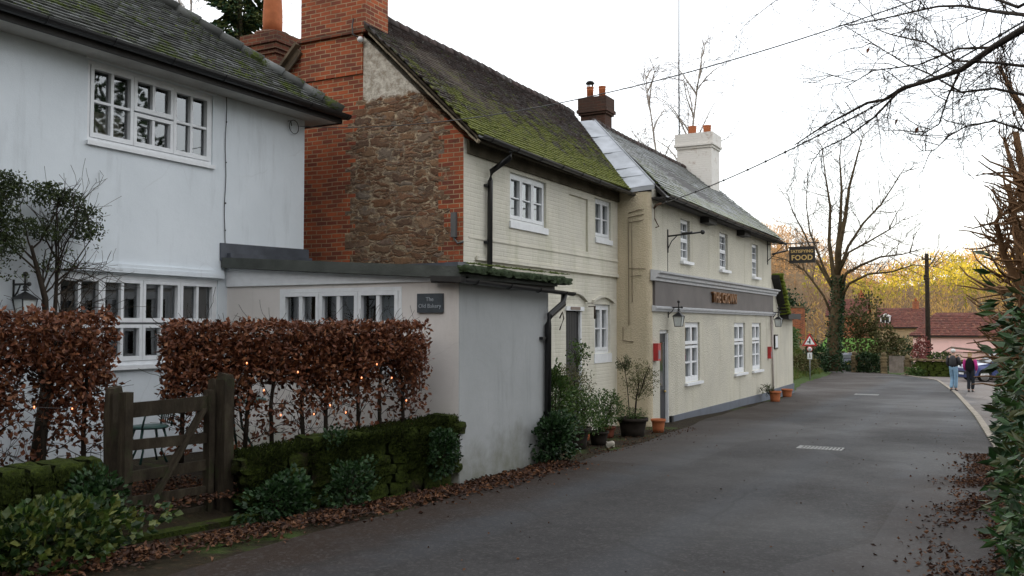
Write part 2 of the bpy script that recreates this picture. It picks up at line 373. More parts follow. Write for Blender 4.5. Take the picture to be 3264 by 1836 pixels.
def asphalt(name, a, b, patch=(.06, .06, .055)):
    g = G(name); p = g.pos(); x, y, z = g.xyz(p)
    c = g.mix(g.step(g.noise(p, .55, 6, .65), .36, .62), a, b)
    c = g.mix(g.ma('MULTIPLY', g.step(g.noise(p, 7, 5, .75), .40, .70), .35), c, tuple(v*2.0 for v in b))
    sp = g.noise(p, 110, 3, .8); c = g.mix(g.ma('MULTIPLY', g.step(sp, .55, .72), .55), c, (.075, .075, .075))
    # worn tyre bands running along the road
    w = g.ma('ADD', x, g.ma('MULTIPLY', g.ma('SUBTRACT', g.noise(g.sc(p, .3, .12, 1), 1, 3), .5), 1.6))
    band = g.ma('ABSOLUTE', g.ma('SINE', g.ma('MULTIPLY', w, 1.75)))
    c = g.mix(g.ma('MULTIPLY', g.step(band, .78, 1.0), .45), c, (.046, .050, .057))
    # brown washed-in leaf dirt along the edge
    d = g.ma('ADD', g.step(x, -4.2, -5.6), g.ma('SUBTRACT', g.noise(p, 1.8, 5, .65), .62)); c = g.mix(g.ma('MULTIPLY', g.step(d, .0, .6), .85), c, (.026, .015, .009))
    d2 = g.ma('ADD', g.ma('MULTIPLY', g.step(x, -1.5, -.2), g.step(y, 24, 12)), g.ma('SUBTRACT', g.noise(p, 1.5, 5, .65), .62)); c = g.mix(g.ma('MULTIPLY', g.step(d2, .0, .55), .9), c, (.026, .0145, .0085))
    # cut and refilled patches, and coarse stone grain
    pv = g.n('ShaderNodeTexVoronoi', {'Vector': g.sc(p, .34, .13, 1), 'Scale': 1.0, 'Randomness': .7}, voronoi_dimensions='2D', distance='CHEBYCHEV').outputs['Color']
    pr = g.xyz(pv)[0]; c = g.mix(g.ma('MULTIPLY', g.step(pr, .80, .81), .5), c, tuple(v*.55 for v in a)); c = g.mix(g.ma('MULTIPLY', g.step(pr, .16, .15), .35), c, tuple(v*2.4 for v in b))
    gv = g.n('ShaderNodeTexVoronoi', {'Vector': p, 'Scale': 42.0}).outputs['Color']; c = g.mix(g.ma('MULTIPLY', g.step(g.xyz(gv)[1], .70, .95), .32), c, (.095, .092, .088))
    # fine cracks
    vv = g.n('ShaderNodeTexVoronoi', {'Vector': g.n('ShaderNodeMixRGB', {0: .12, 1: p, 2: g.n('ShaderNodeTexNoise', {'Vector': p, 'Scale': 2.0}).outputs['Color']}).outputs[0], 'Scale': .55}, feature='DISTANCE_TO_EDGE').outputs['Distance']
    c = g.mix(g.ma('MULTIPLY', g.step(vv, .012, .003), .35), c, (.015, .015, .014))
    wet = g.noise(p, .35, 4, .6)
    ro = g.n('ShaderNodeMapRange', {0: wet, 1: .35, 2: .65, 3: .58, 4: .78}).outputs[0]
    m = g.fin(c, ro, g.bump(g.ma('ADD', sp, g.ma('MULTIPLY', g.noise(p, 6, 3), .6)), .55, .008)); g.put(g.b, 'Specular IOR Level', .22); MATS[name] = m; return m
ROAD = asphalt('road_asphalt', (.015, .014, .0145), (.027, .0255, .026))
PARK = asphalt('parking_asphalt', (.085, .070, .060), (.11, .095, .085))
def ground_mat():
    g = G('ground_soil_grass'); p = g.pos(); x, y, z = g.xyz(p)
    c = g.mix(g.step(g.noise(p, 1.6, 6, .65), .4, .6), (.022, .016, .010), (.032, .026, .013))
    gr = g.ma('ADD', g.noise(p, .8, 5, .6), g.ma('MULTIPLY', g.step(y, 30, 38), .22))
    c = g.mix(g.step(gr, .54, .66), c, (.045, .075, .016))
    c = g.mix(g.ma('MULTIPLY', g.step(g.noise(p, 12, 5, .7), .55, .7), .5), c, (.10, .055, .03))
    c = g.mix(g.step(y, 112, 130), c, (.15, .105, .06))
    m = g.fin(c, .95, g.bump(g.noise(p, 18, 5, .7), .9, .04)); MATS['g'] = m; return m
GROUND = ground_mat()
BARK = plain('bark', (.10, .075, .05), .9, .4, 5, .8, 25)
BARKG = plain('mossy_bark', (.085, .062, .034), .9, .4, 3, .8, 20)
BARKD = plain('dark_bark', (.035, .027, .02), .9, .35, 6, .6, 30)
BIRCH = plain('pale_birch_bark', (.42, .38, .34), .8, .35, 2.5, .3, 20)
VINE = plain('dead_vine_bark', (.20, .115, .06), .9, .35, 8, .6, 30)
def wood_mat():
    g = G('weathered_oak'); p = g.pos(); a = g.noise(g.sc(p, 30, 6, 3), 1.0, 5, .7); b = g.noise(p, 3, 4)
    c = g.ramp(g.ma('ADD', g.ma('MULTIPLY', a, .7), g.ma('MULTIPLY', b, .3)), [(.3, (.013, .010, .007)), (.5, (.036, .028, .019)), (.7, (.075, .062, .042))])
    c = g.mix(g.ma('MULTIPLY', g.step(g.noise(p, 5, 5, .7), .55, .68), .6), c, (.035, .045, .018))
    m = g.fin(c, .9, g.bump(a, .9, .012)); MATS['wood'] = m; return m
WOOD = wood_mat()
WOODG = plain('weathered_grey_board', (.20, .17, .15), .85, .3, 3, .6, 20)
BEECH = island('dead_beech_leaves', [(.06, .020, .011), (.15, .048, .022), (.22, .078, .033), (.09, .028, .014), (.34, .15, .07)], .5, .2, .12, .35)
LITTER = island('fallen_leaves', [(.035, .014, .008), (.075, .03, .014), (.17, .075, .032), (.025, .013, .009), (.05, .02, .011)], .7, .2)
IVY = island('ivy_leaves', [(.010, .030, .009), (.02, .052, .015), (.032, .075, .02), (.013, .036, .016)], .5, .2, .05, .3)
BRIGHTLEAF = island('bright_green_leaves', [(.014, .036, .008), (.03, .07, .012), (.10, .15, .025), (.012, .034, .009), (.18, .20, .045), (.02, .05, .012), (.012, .03, .008)], .45, .2, .12, .4)
LAUREL = island('laurel_leaves', [(.014, .042, .016), (.028, .080, .022), (.055, .12, .028), (.018, .055, .022), (.09, .10, .03), (.010, .03, .012)], .38, .15, .04, .4)
SHRUB = island('climber_leaves', [(.02, .035, .012), (.04, .06, .016), (.065, .09, .022), (.03, .04, .018)], .5, .2, .08)
PALELEAF = island('pale_leaves', [(.08, .09, .03), (.14, .15, .06), (.19, .18, .08), (.10, .08, .04)], .6, .2, .1)
GARDENLEAF = island('garden_leaves', [(.03, .07, .015), (.06, .12, .025), (.10, .15, .035), (.04, .08, .02)], .5, .2, .1)
REDLEAF = island('red_shrub_leaves', [(.20, .05, .05), (.30, .09, .08), (.14, .05, .04)], .7, .2)
CONIFER = island('conifer_needles', [(.018, .045, .022), (.03, .07, .03), (.09, .10, .025), (.05, .07, .02)], .8, .2)
# ------------------------------------------------------------------ terrain
def lerp(a, b, t): return a+(b-a)*t
def ss(a, b, x):
    t = max(0, min(1, (x-a)/(b-a))); return t*t*(3-2*t)
def pl(pts, y):
    if y <= pts[0][1]: return pts[0][0]
    for (x0, y0), (x1, y1) in zip(pts, pts[1:]):
        if y <= y1: return lerp(x0, x1, (y-y0)/(y1-y0))
    return pts[-1][0]
LE = [(-5.6, -20), (-5.55, 12.4), (-5.75, 17.5), (-6.2, 22.4), (-6.4, 32.6), (-8.1, 44.8), (-9.0, 58.5), (-10.2, 68), (-13.5, 80), (-19, 95), (-30, 110)]
KE = [(.15, -20), (.11, 12.6), (-.05, 18.4), (-.5, 26.5), (-1.44, 39.7), (-2.8, 54), (-4.6, 60.5), (-6.4, 66), (-9.3, 77), (-14.5, 92), (-25, 108)]
def zroad(y):
    if y < 62: return -.2-.0225*y
    if y < 110: return -1.595-.0225*(y-62)-.010*(min(y, 80)-62)-.02*max(0, y-80)
    return -1.595-.0225*48-.18-.6-.01*(min(y, 200)-110)
def gz(x, y):
    z = zroad(y); le = pl(LE, y)
    if y < 12 and x < -6.5: z += .22*ss(-6.6, -7.6, x)
    if y > 33 and y < 84:
        r = ss(33, 42, y)*ss(84, 70, y)
        z += r*(2.5*ss(le-.2, le-3.4, x)+(.07*max(0, le-5-x) if x < le-5 else 0))
    if y >= 84: z += .06*max(0, (-34-x))
    if y > 125: z += 13*ss(0, 1, (y-125)/80)*ss(-26, -60, x)
    if y > 150: z += 21*ss(150, 300, y)*(.74+.26*ss(-38, 2, x))
    return z+noise.noise(Vector((x*.3, y*.3, 0)))*.05*(1 if x < le-.3 else 0)
g_ = MB()
ys = [-60+2*i for i in range(30)]+[i*.8 for i in range(0, 120)]+[96+3*i for i in range(0, 80)]+[340, 380, 440, 600]
xs = [-260, -200, -160]+[-130+5*i for i in range(20)]+[-30+1.0*i for i in range(17)]+[-13+.45*i for i in range(32)]+[2+1.6*i for i in range(20)]+[36+7*i for i in range(20)]+[200, 260]
W = len(xs); vs_ = [(x, y, gz(x, y)-(.006 if True else 0)) for y in ys for x in xs]
g_.add(vs_, [(j*W+i, j*W+i+1, (j+1)*W+i+1, (j+1)*W+i) for j in range(len(ys)-1) for i in range(W-1)], True)
g_.build('ground', GROUND, kind='structure')
def strip(name, lf, rf, y0, y1, mat, dz, dy=.8, nx=6, kind='structure'):
    m = MB(); y = y0; rows = []
    while y <= y1+1e-6:
        a, b = lf(y), rf(y); rows.append([(lerp(a, b, i/nx), y, zroad(y)+dz) for i in range(nx+1)]); y += dy
    vv = [p for r in rows for p in r]; n = nx+1
    m.add(vv, [(j*n+i, j*n+i+1, (j+1)*n+i+1, (j+1)*n+i) for j in range(len(rows)-1) for i in range(nx)], True)
    o = m.build(name, mat); o['kind'] = kind; return o
strip('road', lambda y: pl(LE, y)+.05*sin(y*1.7), lambda y: pl(KE, y), -20, 108, ROAD, .030)
strip('parking_area', lambda y: pl(KE, y)+.14, lambda y: max(9, pl(KE, y)+9), 19, 61, PARK, .026, nx=10)
KERB = plain('kerb_stone', (.26, .23, .19), .85, .3, 3, .5, 30)
kb = MB(); y = 5.0
while y < 62:
    a = pl(KE, y); b = pl(KE, y+.9); h = .06
    kb.obox((a+.07, y, zroad(y)+.01), (b+.07, y+.893, zroad(y+.893)+.01), .14, .11); y += .9
kb.build('kerb', KERB, kind='structure')
# pale puddled wear by the car park and the far junction
# unseen valley side, placed and shaped to block the low sun from the lane
hb = MB(); HX = [-420+28*i for i in range(31)]; HY = [-330, -290, -250, -210, -170, -130, -60]; HH = [70, 92, 96, 84, 52, 22, -1.5]
hv = [(x, y, h*(1+.06*noise.noise(Vector((x*.02, y*.02, 3)))) if h > 0 else h) for y, h in zip(HY, HH) for x in HX]
hb.add(hv, [(j*31+i, j*31+i+1, (j+1)*31+i+1, (j+1)*31+i) for j in range(6) for i in range(30)], True)
HILLM = plain('shade_hill_brown', (.07, .055, .03), .95, .4, .05, .0, 1)
hb.build('shade_hill', HILLM, kind='structure')
# ================================================================== windows and roofs
def window(parent, F, u0, u1, v0, v1, lights, w=-.09, ft=.045, st=.038, bt=.02, curtain=None, sill=None, frame_m=None, name='window', tb=.03):
    """lights: (a0,a1,b0,b1,nx,ny) in fractions of the opening; one frame mesh, one pane sheet"""
    fm = frame_m or WHITEPAINT; m = MB(); D = .05
    F.box(m, u0, u1, v1-ft, v1, w-.03, w+D); F.box(m, u0, u1, v0, v0+ft, w-.03, w+D)
    F.box(m, u0, u0+ft, v0+ft, v1-ft, w-.03, w+D-.002); F.box(m, u1-ft, u1, v0+ft, v1-ft, w-.03, w+D-.002)
    iu0, iu1, iv0, iv1 = u0+ft, u1-ft, v0+ft, v1-ft
    for (a0, a1, b0, b1, nx, ny) in lights:
        x0 = lerp(iu0, iu1, a0)+.003; x1 = lerp(iu0, iu1, a1)-.003; y0 = lerp(iv0, iv1, b0)+.003; y1 = lerp(iv0, iv1, b1)-.003
        d1 = w+D+.012
        F.box(m, x0, x1, y1-st, y1, w-.02, d1); F.box(m, x0, x1, y0, y0+st*1.25, w-.02, d1)
        F.box(m, x0, x0+st, y0+st*1.25, y1-st, w-.02, d1-.002); F.box(m, x1-st, x1, y0+st*1.25, y1-st, w-.02, d1-.002)
        gx0, gx1, gy0, gy1 = x0+st, x1-st, y0+st*1.25, y1-st
        for i in range(1, nx):
            c = lerp(gx0, gx1, i/nx); F.box(m, c-bt/2*1.3, c+bt/2*1.3, gy0, gy1, w-.015, d1-.012)
        for j in range(1, ny):
            c = lerp(gy0, gy1, j/ny); F.box(m, gx0, gx1, c-bt/2, c+bt/2, w-.012, d1-.015)
    o = m.build(name, fm, parent)
    p = MB(); p.quad(F.p(iu0, iv0, w), F.p(iu1, iv0, w), F.p(iu1, iv1, w), F.p(iu0, iv1, w)); p.build('pane', GLASS, o)
    if sill:
        s = MB(); F.box(s, u0-sill[0], u1+sill[0], v0-sill[1], v0-.003, w-.02, sill[2]); s.build('sill', fm, o)
    if curtain:
        for (ca, cb, va, vb, mm) in curtain:
            c = MB(); n = max(6, int((cb-ca)*(u1-u0)/.03)); pts = []
            for i in range(n+1):
                uu = lerp(iu0, iu1, lerp(ca, cb, i/n)); ww = w-.09+.018*sin(i*1.9)
                pts.append((uu, ww))
            for (a, b) in zip(pts, pts[1:]):
                y0, y1 = lerp(iv0, iv1, va), lerp(iv0, iv1, vb)
                c.quad(F.p(a[0], y0, a[1]), F.p(b[0], y0, b[1]), F.p(b[0], y1, b[1]), F.p(a[0], y1, a[1]))
            c.build('curtain', mm, o)
    return o
def tiles(mb, O, A, U, nu, nv, gauge, tw, th, R, inside, jit=.004, sag=None, tilt=.9):
    """courses of separate plain tiles; O eave start, A along, U up the slope"""
    A = Vector(A).normalized(); U = Vector(U).normalized(); N = A.cross(U)
    if N.z < 0: N = -N
    O = Vector(O)
    for r in range(nv):
        off = (r % 2)*.5*tw
        for c in range(-1, nu+1):
            u = c*tw+off; v = r*gauge
            if not inside(u+tw/2, v+gauge/2): continue
            g = .003+R.random()*.003; dv = R.uniform(-jit, jit)*1.6; lift = R.uniform(0, jit)
            s0 = (sag(u, v) if sag else 0)
            base = O+N*(s0+.003)
            t0 = base+A*(u+g)+U*(v+dv); t1 = base+A*(u+tw-g)+U*(v+dv)
            hh = th+lift
            up = U*(gauge*1.06)
            a, b = t0+N*hh, t1+N*(hh+R.uniform(-jit, jit)*.6)
            cc, d = t1+up+N*(hh-th*tilt), t0+up+N*(hh-th*tilt)
            mb.add([a, b, cc, d, t0, t1], [(0, 1, 2, 3), (4, 5, 1, 0), (4, 0, 3), (5, 2, 1)])
def moss_blobs(mb, O, A, U, Lu, Lv, count, R, dens, size=(.015, .05), inside=None, sag=None):
    A = Vector(A).normalized(); U = Vector(U).normalized(); N = A.cross(U)
    if N.z < 0: N = -N
    O = Vector(O); k = 0; tries = 0
    while k < count and tries < count*12:
        tries += 1; u = R.uniform(0, Lu); v = R.uniform(0, Lv)
        if inside and not inside(u, v): continue
        if R.random() > dens(u, v): continue
        s = R.uniform(*size); c = O+A*u+U*v+N*((sag(u, v) if sag else 0)+.012)
        ring = []; n = 5
        for i in range(n):
            t = 2*pi*i/n+R.random()*.5; rr = s*R.uniform(.6, 1.2); ring.append(c+A*(cos(t)*rr)+U*(sin(t)*rr*.8))
        top = c+N*(s*R.uniform(.4, .7))
        mb.add(ring+[top], [(i, (i+1) % n, n) for i in range(n)]); k += 1
def gutter(name, a, b, r, parent, mat=None, drop=0):
    """half round gutter from a to b with brackets"""
    m = MB(); a = Vector(a); b = Vector(b); d = (b-a).normalized(); s_ = d.cross(Vector((0, 0, 1))).normalized(); n = 8; vs = []
    for p in (a, b):
        for rr in (r, r-.008):
            for i in range(n+1):
                t = pi*i/n; vs.append(p+s_*(cos(t)*rr)+Vector((0, 0, -sin(t)*rr)))
    q = n+1; fs = []
    for i in range(n): fs += [(i, i+1, 2*q+i+1, 2*q+i), (q+i, q+i+1, 3*q+i+1, 3*q+i)]
    for k in (0, 2*q):
        for i in range(n): fs.append((k+i, k+i+1, k+q+i+1, k+q+i))
    m.add(vs, fs, False)
    L = (b-a).length; k = .3
    while k < L:
        c = a+d*k; m.tube([c+s_*(cos(t)*(r+.006))+Vector((0, 0, -sin(t)*(r+.006))) for t in [pi*i/6 for i in range(7)]], .006, 4); k += .9
    return m.build(name, mat or BLACK, parent)
def shell(mb, x0, x1, y0, y1, z0, z1, faces='FBLR'):
    """plain remaining walls of a block: F +X, B -X, L -Y, R +Y"""
    if 'F' in faces: mb.quad((x1, y0, z0), (x1, y1, z0), (x1, y1, z1), (x1, y0, z1))
    if 'B' in faces: mb.quad((x0, y0, z0), (x0, y1, z0), (x0, y1, z1), (x0, y0, z1))
    if 'L' in faces: mb.quad((x0, y0, z0), (x1, y0, z0), (x1, y0, z1), (x0, y0, z1))
    if 'R' in faces: mb.quad((x0, y1, z0), (x1, y1, z0), (x1, y1, z1), (x0, y1, z1))
R = random.Random(5)
# ================================================================== white house (left)
wh = thing('white_house', 'tall white rendered house at the left with a dark tiled hipped roof', 'house', (-9.94, 9.0, -.2))
F = Fr('X', -9.94)
UW = (7.46, 9.52, 3.90, 4.92); LW = (7.05, 9.66, 1.08, 2.24)
m = MB(); holed(m, F, 0.0, 11.5, -1.2, 5.02, [(*UW, .8), (*LW, .8)])
shell(m, -16.5, -9.94, 0.0, 11.5, -1.2, 5.02, 'BLR'); m.build('wall', [WHITEWALL, DARKROOM], wh)
L3 = [(0, .333, 0, 1, 2, 2), (.333, .667, 0, .49, 2, 1), (.333, .667, .51, 1, 2, 1), (.667, 1, 0, 1, 2, 2)]
w1 = window(wh, F, *UW, L3, w=-.07, ft=.05, st=.048, bt=.032, sill=(.02, .055, .045), curtain=[(.04, .3, .02, .4, CURTAIN), (.38, .62, .02, .3, DARKROOM)])
h_ = MB(); F.box(h_, 7.42, 9.56, 4.925, 4.965, .002, .035); h_.build('drip_moulding', WHITEPAINT, w1)
L4 = [(0, .25, .47, 1, 2, 1), (.25, .5, .47, 1, 2, 1), (.5, .75, .47, 1, 2, 1), (.75, 1, .47, 1, 2, 1),
      (0, .25, 0, .45, 2, 1), (.25, .5, 0, .45, 2, 1), (.5, .75, 0, .45, 2, 1), (.75, 1, 0, .45, 2, 1)]
w2 = window(wh, F, *LW, L4, w=-.07, ft=.05, st=.045, bt=.032, sill=(.03, .06, .06))
h_ = MB(); F.box(h_, 6.95, 9.72, 2.27, 2.33, .002, .07); F.box(h_, 6.95, 9.72, 2.33, 2.38, .002, .05); h_.build('drip_moulding', WHITEWALL, w2)
# hipped roof
ex, ey, ez = -9.50, 11.92, 5.10; sl = .80; rx, rz_ = -13.3, 5.10+3.8*.80
ry = 11.92-3.8*1.05
m = MB(); m.m = 0
m.quad((ex, -1, ez), (ex, ey, ez), (rx, ry, rz_), (rx, -1, rz_)); m.quad((ex, ey, ez), (-17, ey, ez), (rx, ry, rz_)); m.quad((-17, ey, ez), (-17, -1, ez), (rx, -1, rz_), (rx, ry, rz_))
m.quad((ex, -1, ez-.0), (ex, -1, ez-.04), (ex, ey, ez-.04), (ex, ey, ez)); m.quad((ex, ey, ez-.04), (-17, ey, ez-.04), (-17, ey, ez), (ex, ey, ez))
rf = m.build('roof', BLACKWOOD, wh)
Lv = sqrt(3.8**2+(3.8*sl)**2)
sagw = lambda u, v: .012*noise.noise(Vector((u*.8, v*.9, 1)))*2
def in_wh(u, v): return 0 < v < Lv and u < (ey-3.5)-1.05*3.8*(v/Lv)+.02 and u > 0
m = MB(); tiles(m, (ex, 3.5, ez), (0, 1, 0), (-1, 0, sl), 55, 47, .104, .165, .026, R, in_wh, sag=sagw)
U2 = Vector((0, -1.05, sl)); Lv2 = U2.length*3.8
def in_hip(u, v): return 0 < v < Lv2 and 7.5*0+3.8*(v/Lv2) < u < 7.5-3.7*(v/Lv2)
tiles(m, (ex, ey, ez), (-1, 0, 0), U2, 46, 50, .104, .165, .016, R, in_hip)
m.build('tiles', T_WH, rf)
hp = MB()
for i in range(17):
    a = Vector((ex, ey, ez)).lerp(Vector((rx, ry, rz_)), i/17); b = Vector((ex, ey, ez)).lerp(Vector((rx, ry, rz_)), (i+1.1)/17)
    up = Vector((0, 0, .045)); hp.tube([a+up, b+up*.7], [.10, .085], 8)
hp.build('hip_tiles', T_WH, rf)
m = MB(); moss_blobs(m, (ex, 3.5, ez), (0, 1, 0), (-1, 0, sl), 8.3, Lv, 2600, R, lambda u, v: max(0, noise.noise(Vector((u*1.6, v*1.6, 4)))*1.6+.18), (.012, .032), in_wh, sagw)
m.build('moss', MOSS, rf)
m = MB(); m.box(-9.938, ex-.031, 0, ey-.03, 4.945, 4.975); m.box(-16.5, -9.945, 11.503, ey-.031, 4.946, 4.976); m.build('soffit', plain('grey_soffit', (.42, .41, .38), .7, .15, 4), wh)
m = MB(); m.box(ex-.03, ex, -1, ey, 4.93, 5.075); m.box(-17, ex-.001, ey-.03, ey+.003, 4.93, 5.075); m.build('fascia', BLACKWOOD, wh)
gutter('gutter', (ex+.075, -1, 5.085), (ex+.075, ey+.06, 5.07), .078, wh)
# chimney with tall pot behind the hip
m = MB(); cx_, cy_ = -12.88, 13.9
m.box(cx_-.36, cx_+.36, cy_-.3, cy_+.3, 4.5, 7.0); ch = m.build('chimney', BRICKD, wh)
m = MB(); m.box(cx_-.40, cx_+.40, cy_-.34, cy_+.34, 7.0, 7.08); m.box(cx_-.44, cx_+.44, cy_-.38, cy_+.38, 7.08, 7.2); m.box(cx_-.48, cx_+.48, cy_-.42, cy_+.42, 7.2, 7.42)
m.lathe([(.42, 7.42), (.36, 7.5), (.28, 7.53)], (cx_, cy_, 0), 10); m.build('chimney_cap', BRICKD, ch)
m = MB(); m.lathe([(.195, 7.5), (.20, 7.75), (.195, 8.0), (.17, 8.4), (.15, 8.8), (.17, 8.85), (.17, 8.92), (.12, 8.92), (.12, 8.8)], (cx_, cy_, 0), 20); m.build('chimney_pot', TERRA, ch)
# cable clipped down the wall
m = MB(); m.tube([(-9.925, 9.76+.012*sin(i*1.3), 4.98-i*.2) for i in range(13)], .006, 5)
for i in (2, 5, 8, 10): m.ball((-9.92, 9.765, 4.98-i*.2), .013, 6)
m.build('cable', BLACK, wh)
m = MB(); m.tube([(-9.9, 11.2+.11*cos(t), 4.78+.11*sin(t)) for t in [2*pi*i/14 for i in range(15)]], .006, 5); m.tube([(-9.94, 11.1, 4.86), (-9.88, 11.1, 4.86), (-9.88, 11.12, 4.78)], .008, 5); m.build('cable_hook', IRON, wh)
# ================================================================== brick and stone cottage
co = thing('stone_cottage', 'old cottage with red brick and rubble gable, cream front and mossy tiled roof', 'cottage', (-8.8, 15.8, -.5))
GY = 12.44; RX, RZ = -10.1, 7.15; EX, EZ = -7.47, 4.62
m = MB()      # gable wall, thick, with both slopes
gp = [(-13.0, -1.2), (EX+.003, -1.2), (EX+.003, EZ), (RX, RZ), (-13.0, RZ-.98*2.9)]
m.prism([(x, GY, z) for x, z in gp], (0, .35, 0)); m.build('gable_wall', GABLE, co)
F = Fr('X', -7.47)
CW1 = (14.03, 15.50, 3.42, 4.29); CW2 = (17.9, 18.8, 3.46, 4.31); CW3 = (17.92, 18.80, .98, 2.04); DR = (16.45, 17.22, -1.2, 1.97)
holes = [(*CW1, .7), (*CW2, .7), (*CW3, .7), (*DR, .4), (16.55, 17.50, 3.12, 4.22, .045)]
m = MB(); m.m = 0
holed(m, F, GY+.352, 19.3, 2.70, 4.62, [holes[0], holes[1], holes[4]], w=.0)
holed(m, F, GY+.352, 19.3, -1.2, 2.70, [holes[2], holes[3]], w=-.03)
F.box(m, GY+.003, GY+.352, -1.2, 4.60, -.05, .008)
holed(m, F, GY+.352, 19.3, 4.62, 4.80, [], w=.0)
m.quad(F.p(GY+.36, 2.70, 0), F.p(19.3, 2.70, 0), F.p(19.3, 2.70, -.03), F.p(GY+.36, 2.70, -.03))
shell(m, -13, EX-.05, GY+.36, 19.3, -1.2, 4.5, 'BR'); m.build('wall', [PBRICK, DARKROOM], co)
# recess back in the wall's own paint, band courses, arch heads, soffit shade strip
m = MB(); F.box(m, 16.551, 17.499, 3.121, 4.219, -.043, -.040); m.build('blind_panel', PBRICK, co)
m = MB(); F.box(m, 12.85, 19.25, 2.66, 2.73, -.03, .028); F.box(m, 12.6, 19.28, 3.0, 3.03, -.002, .014); m.build('string_course', PBRICK, co)
def arch(F, u0, u1, v, rise, mb, t=.10, w1=.03, w0=-.03, n=12):
    pts = [(lerp(u0, u1, i/n), v+rise*(1-((i/n)*2-1)**2)) for i in range(n+1)]
    for (a, b), (c, d) in zip(pts, pts[1:]):
        q = [F.p(a, b, w0), F.p(c, d, w0), F.p(c, d+t, w0), F.p(a, b+t, w0)]
        dv = Vector(F.p(0, 0, w1))-Vector(F.p(0, 0, w0)); mb.prism(q, dv)
m = MB(); arch(F, 16.28, 17.42, 2.07, .16, m, .05, .035, -.03); m.build('arch_head', PBRICK, co); m = MB(); arch(F, 17.78, 18.95, 2.07, .12, m, .05, .03, -.03); m.build('arch_head', PBRICK, co)
m = MB(); F.box(m, GY+.1, 19.2, 4.36, 4.58, .0, .05); m.build('dark_eaves_strip', plain('eaves_shade', (.10, .085, .06), .9, .4, 3), co)  # dark strip put in as the shadow under the eaves
window(co, F, *CW1, [(0, .333, 0, 1, 1, 2), (.333, .667, 0, 1, 1, 2), (.667, 1, 0, 1, 1, 2)], w=-.10, ft=.055, st=.05, bt=.024, sill=(.03, .12, .035), curtain=[(.0, .30, 0, 1, CURTAIN2), (.42, .66, 0, 1, CURTAIN), (.70, 1, 0, 1, CURTAIN)])
window(co, F, *CW2, [(0, .5, 0, 1, 1, 2), (.5, 1, 0, 1, 1, 2)], w=-.10, ft=.05, st=.05, bt=.024, sill=(.03, .11, .035), curtain=[(0, .46, 0, 1, CURTAIN2), (.54, 1, 0, 1, CURTAIN2)])
F3 = Fr('X', -7.50)
window(co, F3, *CW3, [(0, .5, 0, 1, 1, 2), (.5, 1, 0, 1, 1, 2)], w=-.10, ft=.06, st=.055, bt=.03, sill=(.05, .2, .02), curtain=[(0, .48, 0, 1, CURTAIN), (.52, 1, 0, .8, CURTAIN)])
m = MB(); F3.box(m, 16.47, 17.20, -.7, 1.86, -.09, -.06)
for i in range(6): F3.box(m, 16.49+i*.118, 16.60+i*.118, -.68, 1.84, -.06, -.048)
d_ = m.build('door', plain('dark_door', (.012, .011, .011), .6, .3, 8), co)
m = MB(); m.ball(F3.p(17.08, .55, -.015), .03, 10); m.tube([F3.p(17.08, .55, -.05), F3.p(17.08, .55, -.015)], .012, 6); m.build('handle', IRON, d_)
m = MB(); F3.box(m, 17.16, 17.215, -.7, 1.88, -.047, .004); F3.box(m, 16.455, 16.47, -.7, 1.88, -.11, -.02); F3.box(m, 16.40, 17.27, 1.883, 1.966, -.11, .045); m.build('door_frame', WHITEPAINT, co)
m = MB(); F3.box(m, 16.58, 17.05, 1.90, 1.96, .046, .055); m.build('door_plate', plain('brown_plate', (.22, .17, .14), .6), co)
# roof
ang = Vector((-1, 0, .965)).normalized(); X0, Z0 = -7.16, 4.58
m = MB()
def rp(t, y, dz=0): return (X0-t, y, Z0+.965*t+dz)
TR = 2.76
YE0, YE1 = 19.28, 22.15         # where the roof meets the lead apron: bottom and top
TC = 2.23; YC = 13.10
lp = [(0, GY-.1), (0, YE0), (TR, YE1), (TR, YC), (TC, YC), (TC, GY-.1)]
m.add([rp(t, y) for t, y in lp]+[rp(t, y, -.07) for t, y in lp], [tuple(range(6)), tuple(range(11, 5, -1))]+[(i, (i+1) % 6, 6+(i+1) % 6, 6+i) for i in range(6)])
bx = X0-TR; zq = Z0+.965*TR; zk_ = lerp(zq, 4.2, (bx+10.86)/(bx+13.3))
m.add([(bx, YC, zq), (bx, YE1, zq), (-13.3, YE1, 4.2), (-13.3, YC, 4.2)], [(0, 1, 2, 3)])
m.add([(-10.86, GY-.1, zk_), (-10.86, YC, zk_), (-13.3, YC, 4.2), (-13.3, GY-.1, 4.2), (-10.86, GY-.1, zk_-.09), (-13.3, GY-.1, 4.11)], [(0, 1, 2, 3), (0, 3, 5, 4)])
rf = m.build('roof', plain('roof_underlay', (.07, .055, .04), .9, .3, 3), co)
Lc = TR*sqrt(1+.965**2)
sagc = lambda u, v: .05*noise.noise(Vector((u*.32, v*.5, 7)))-.045*sin(pi*min(1, u/8.5))*sin(pi*v/Lc)
def in_co(u, v): return not (v > 3.08 and u < YC-GY+.12) and 0 < v < Lc+.05 and -.02 < u < (YE0-GY+.1)+(YE1-YE0)*(v/Lc)-.02
m = MB(); tiles(m, (X0, GY-.1, Z0+.012), (0, 1, 0), ang, 70, 41, .1005, .165, .027, R, in_co, .008, sag=lambda u, v: sagc(u, v)+.02)
tl = m.build('tiles', T_COT, rf)
m = MB()
for i in range(30):
    y0 = GY-.05+i*.325
    if y0 < YC-.02: continue
    m.tube([(bx, y0, Z0+.965*TR+.03+sagc(y0-GY, Lc-.3)), (bx, y0+.34, Z0+.965*TR+.02+sagc(y0-GY+.34, Lc-.3))], [.115, .105], 8)
m.build('ridge_tiles', T_COT, rf)
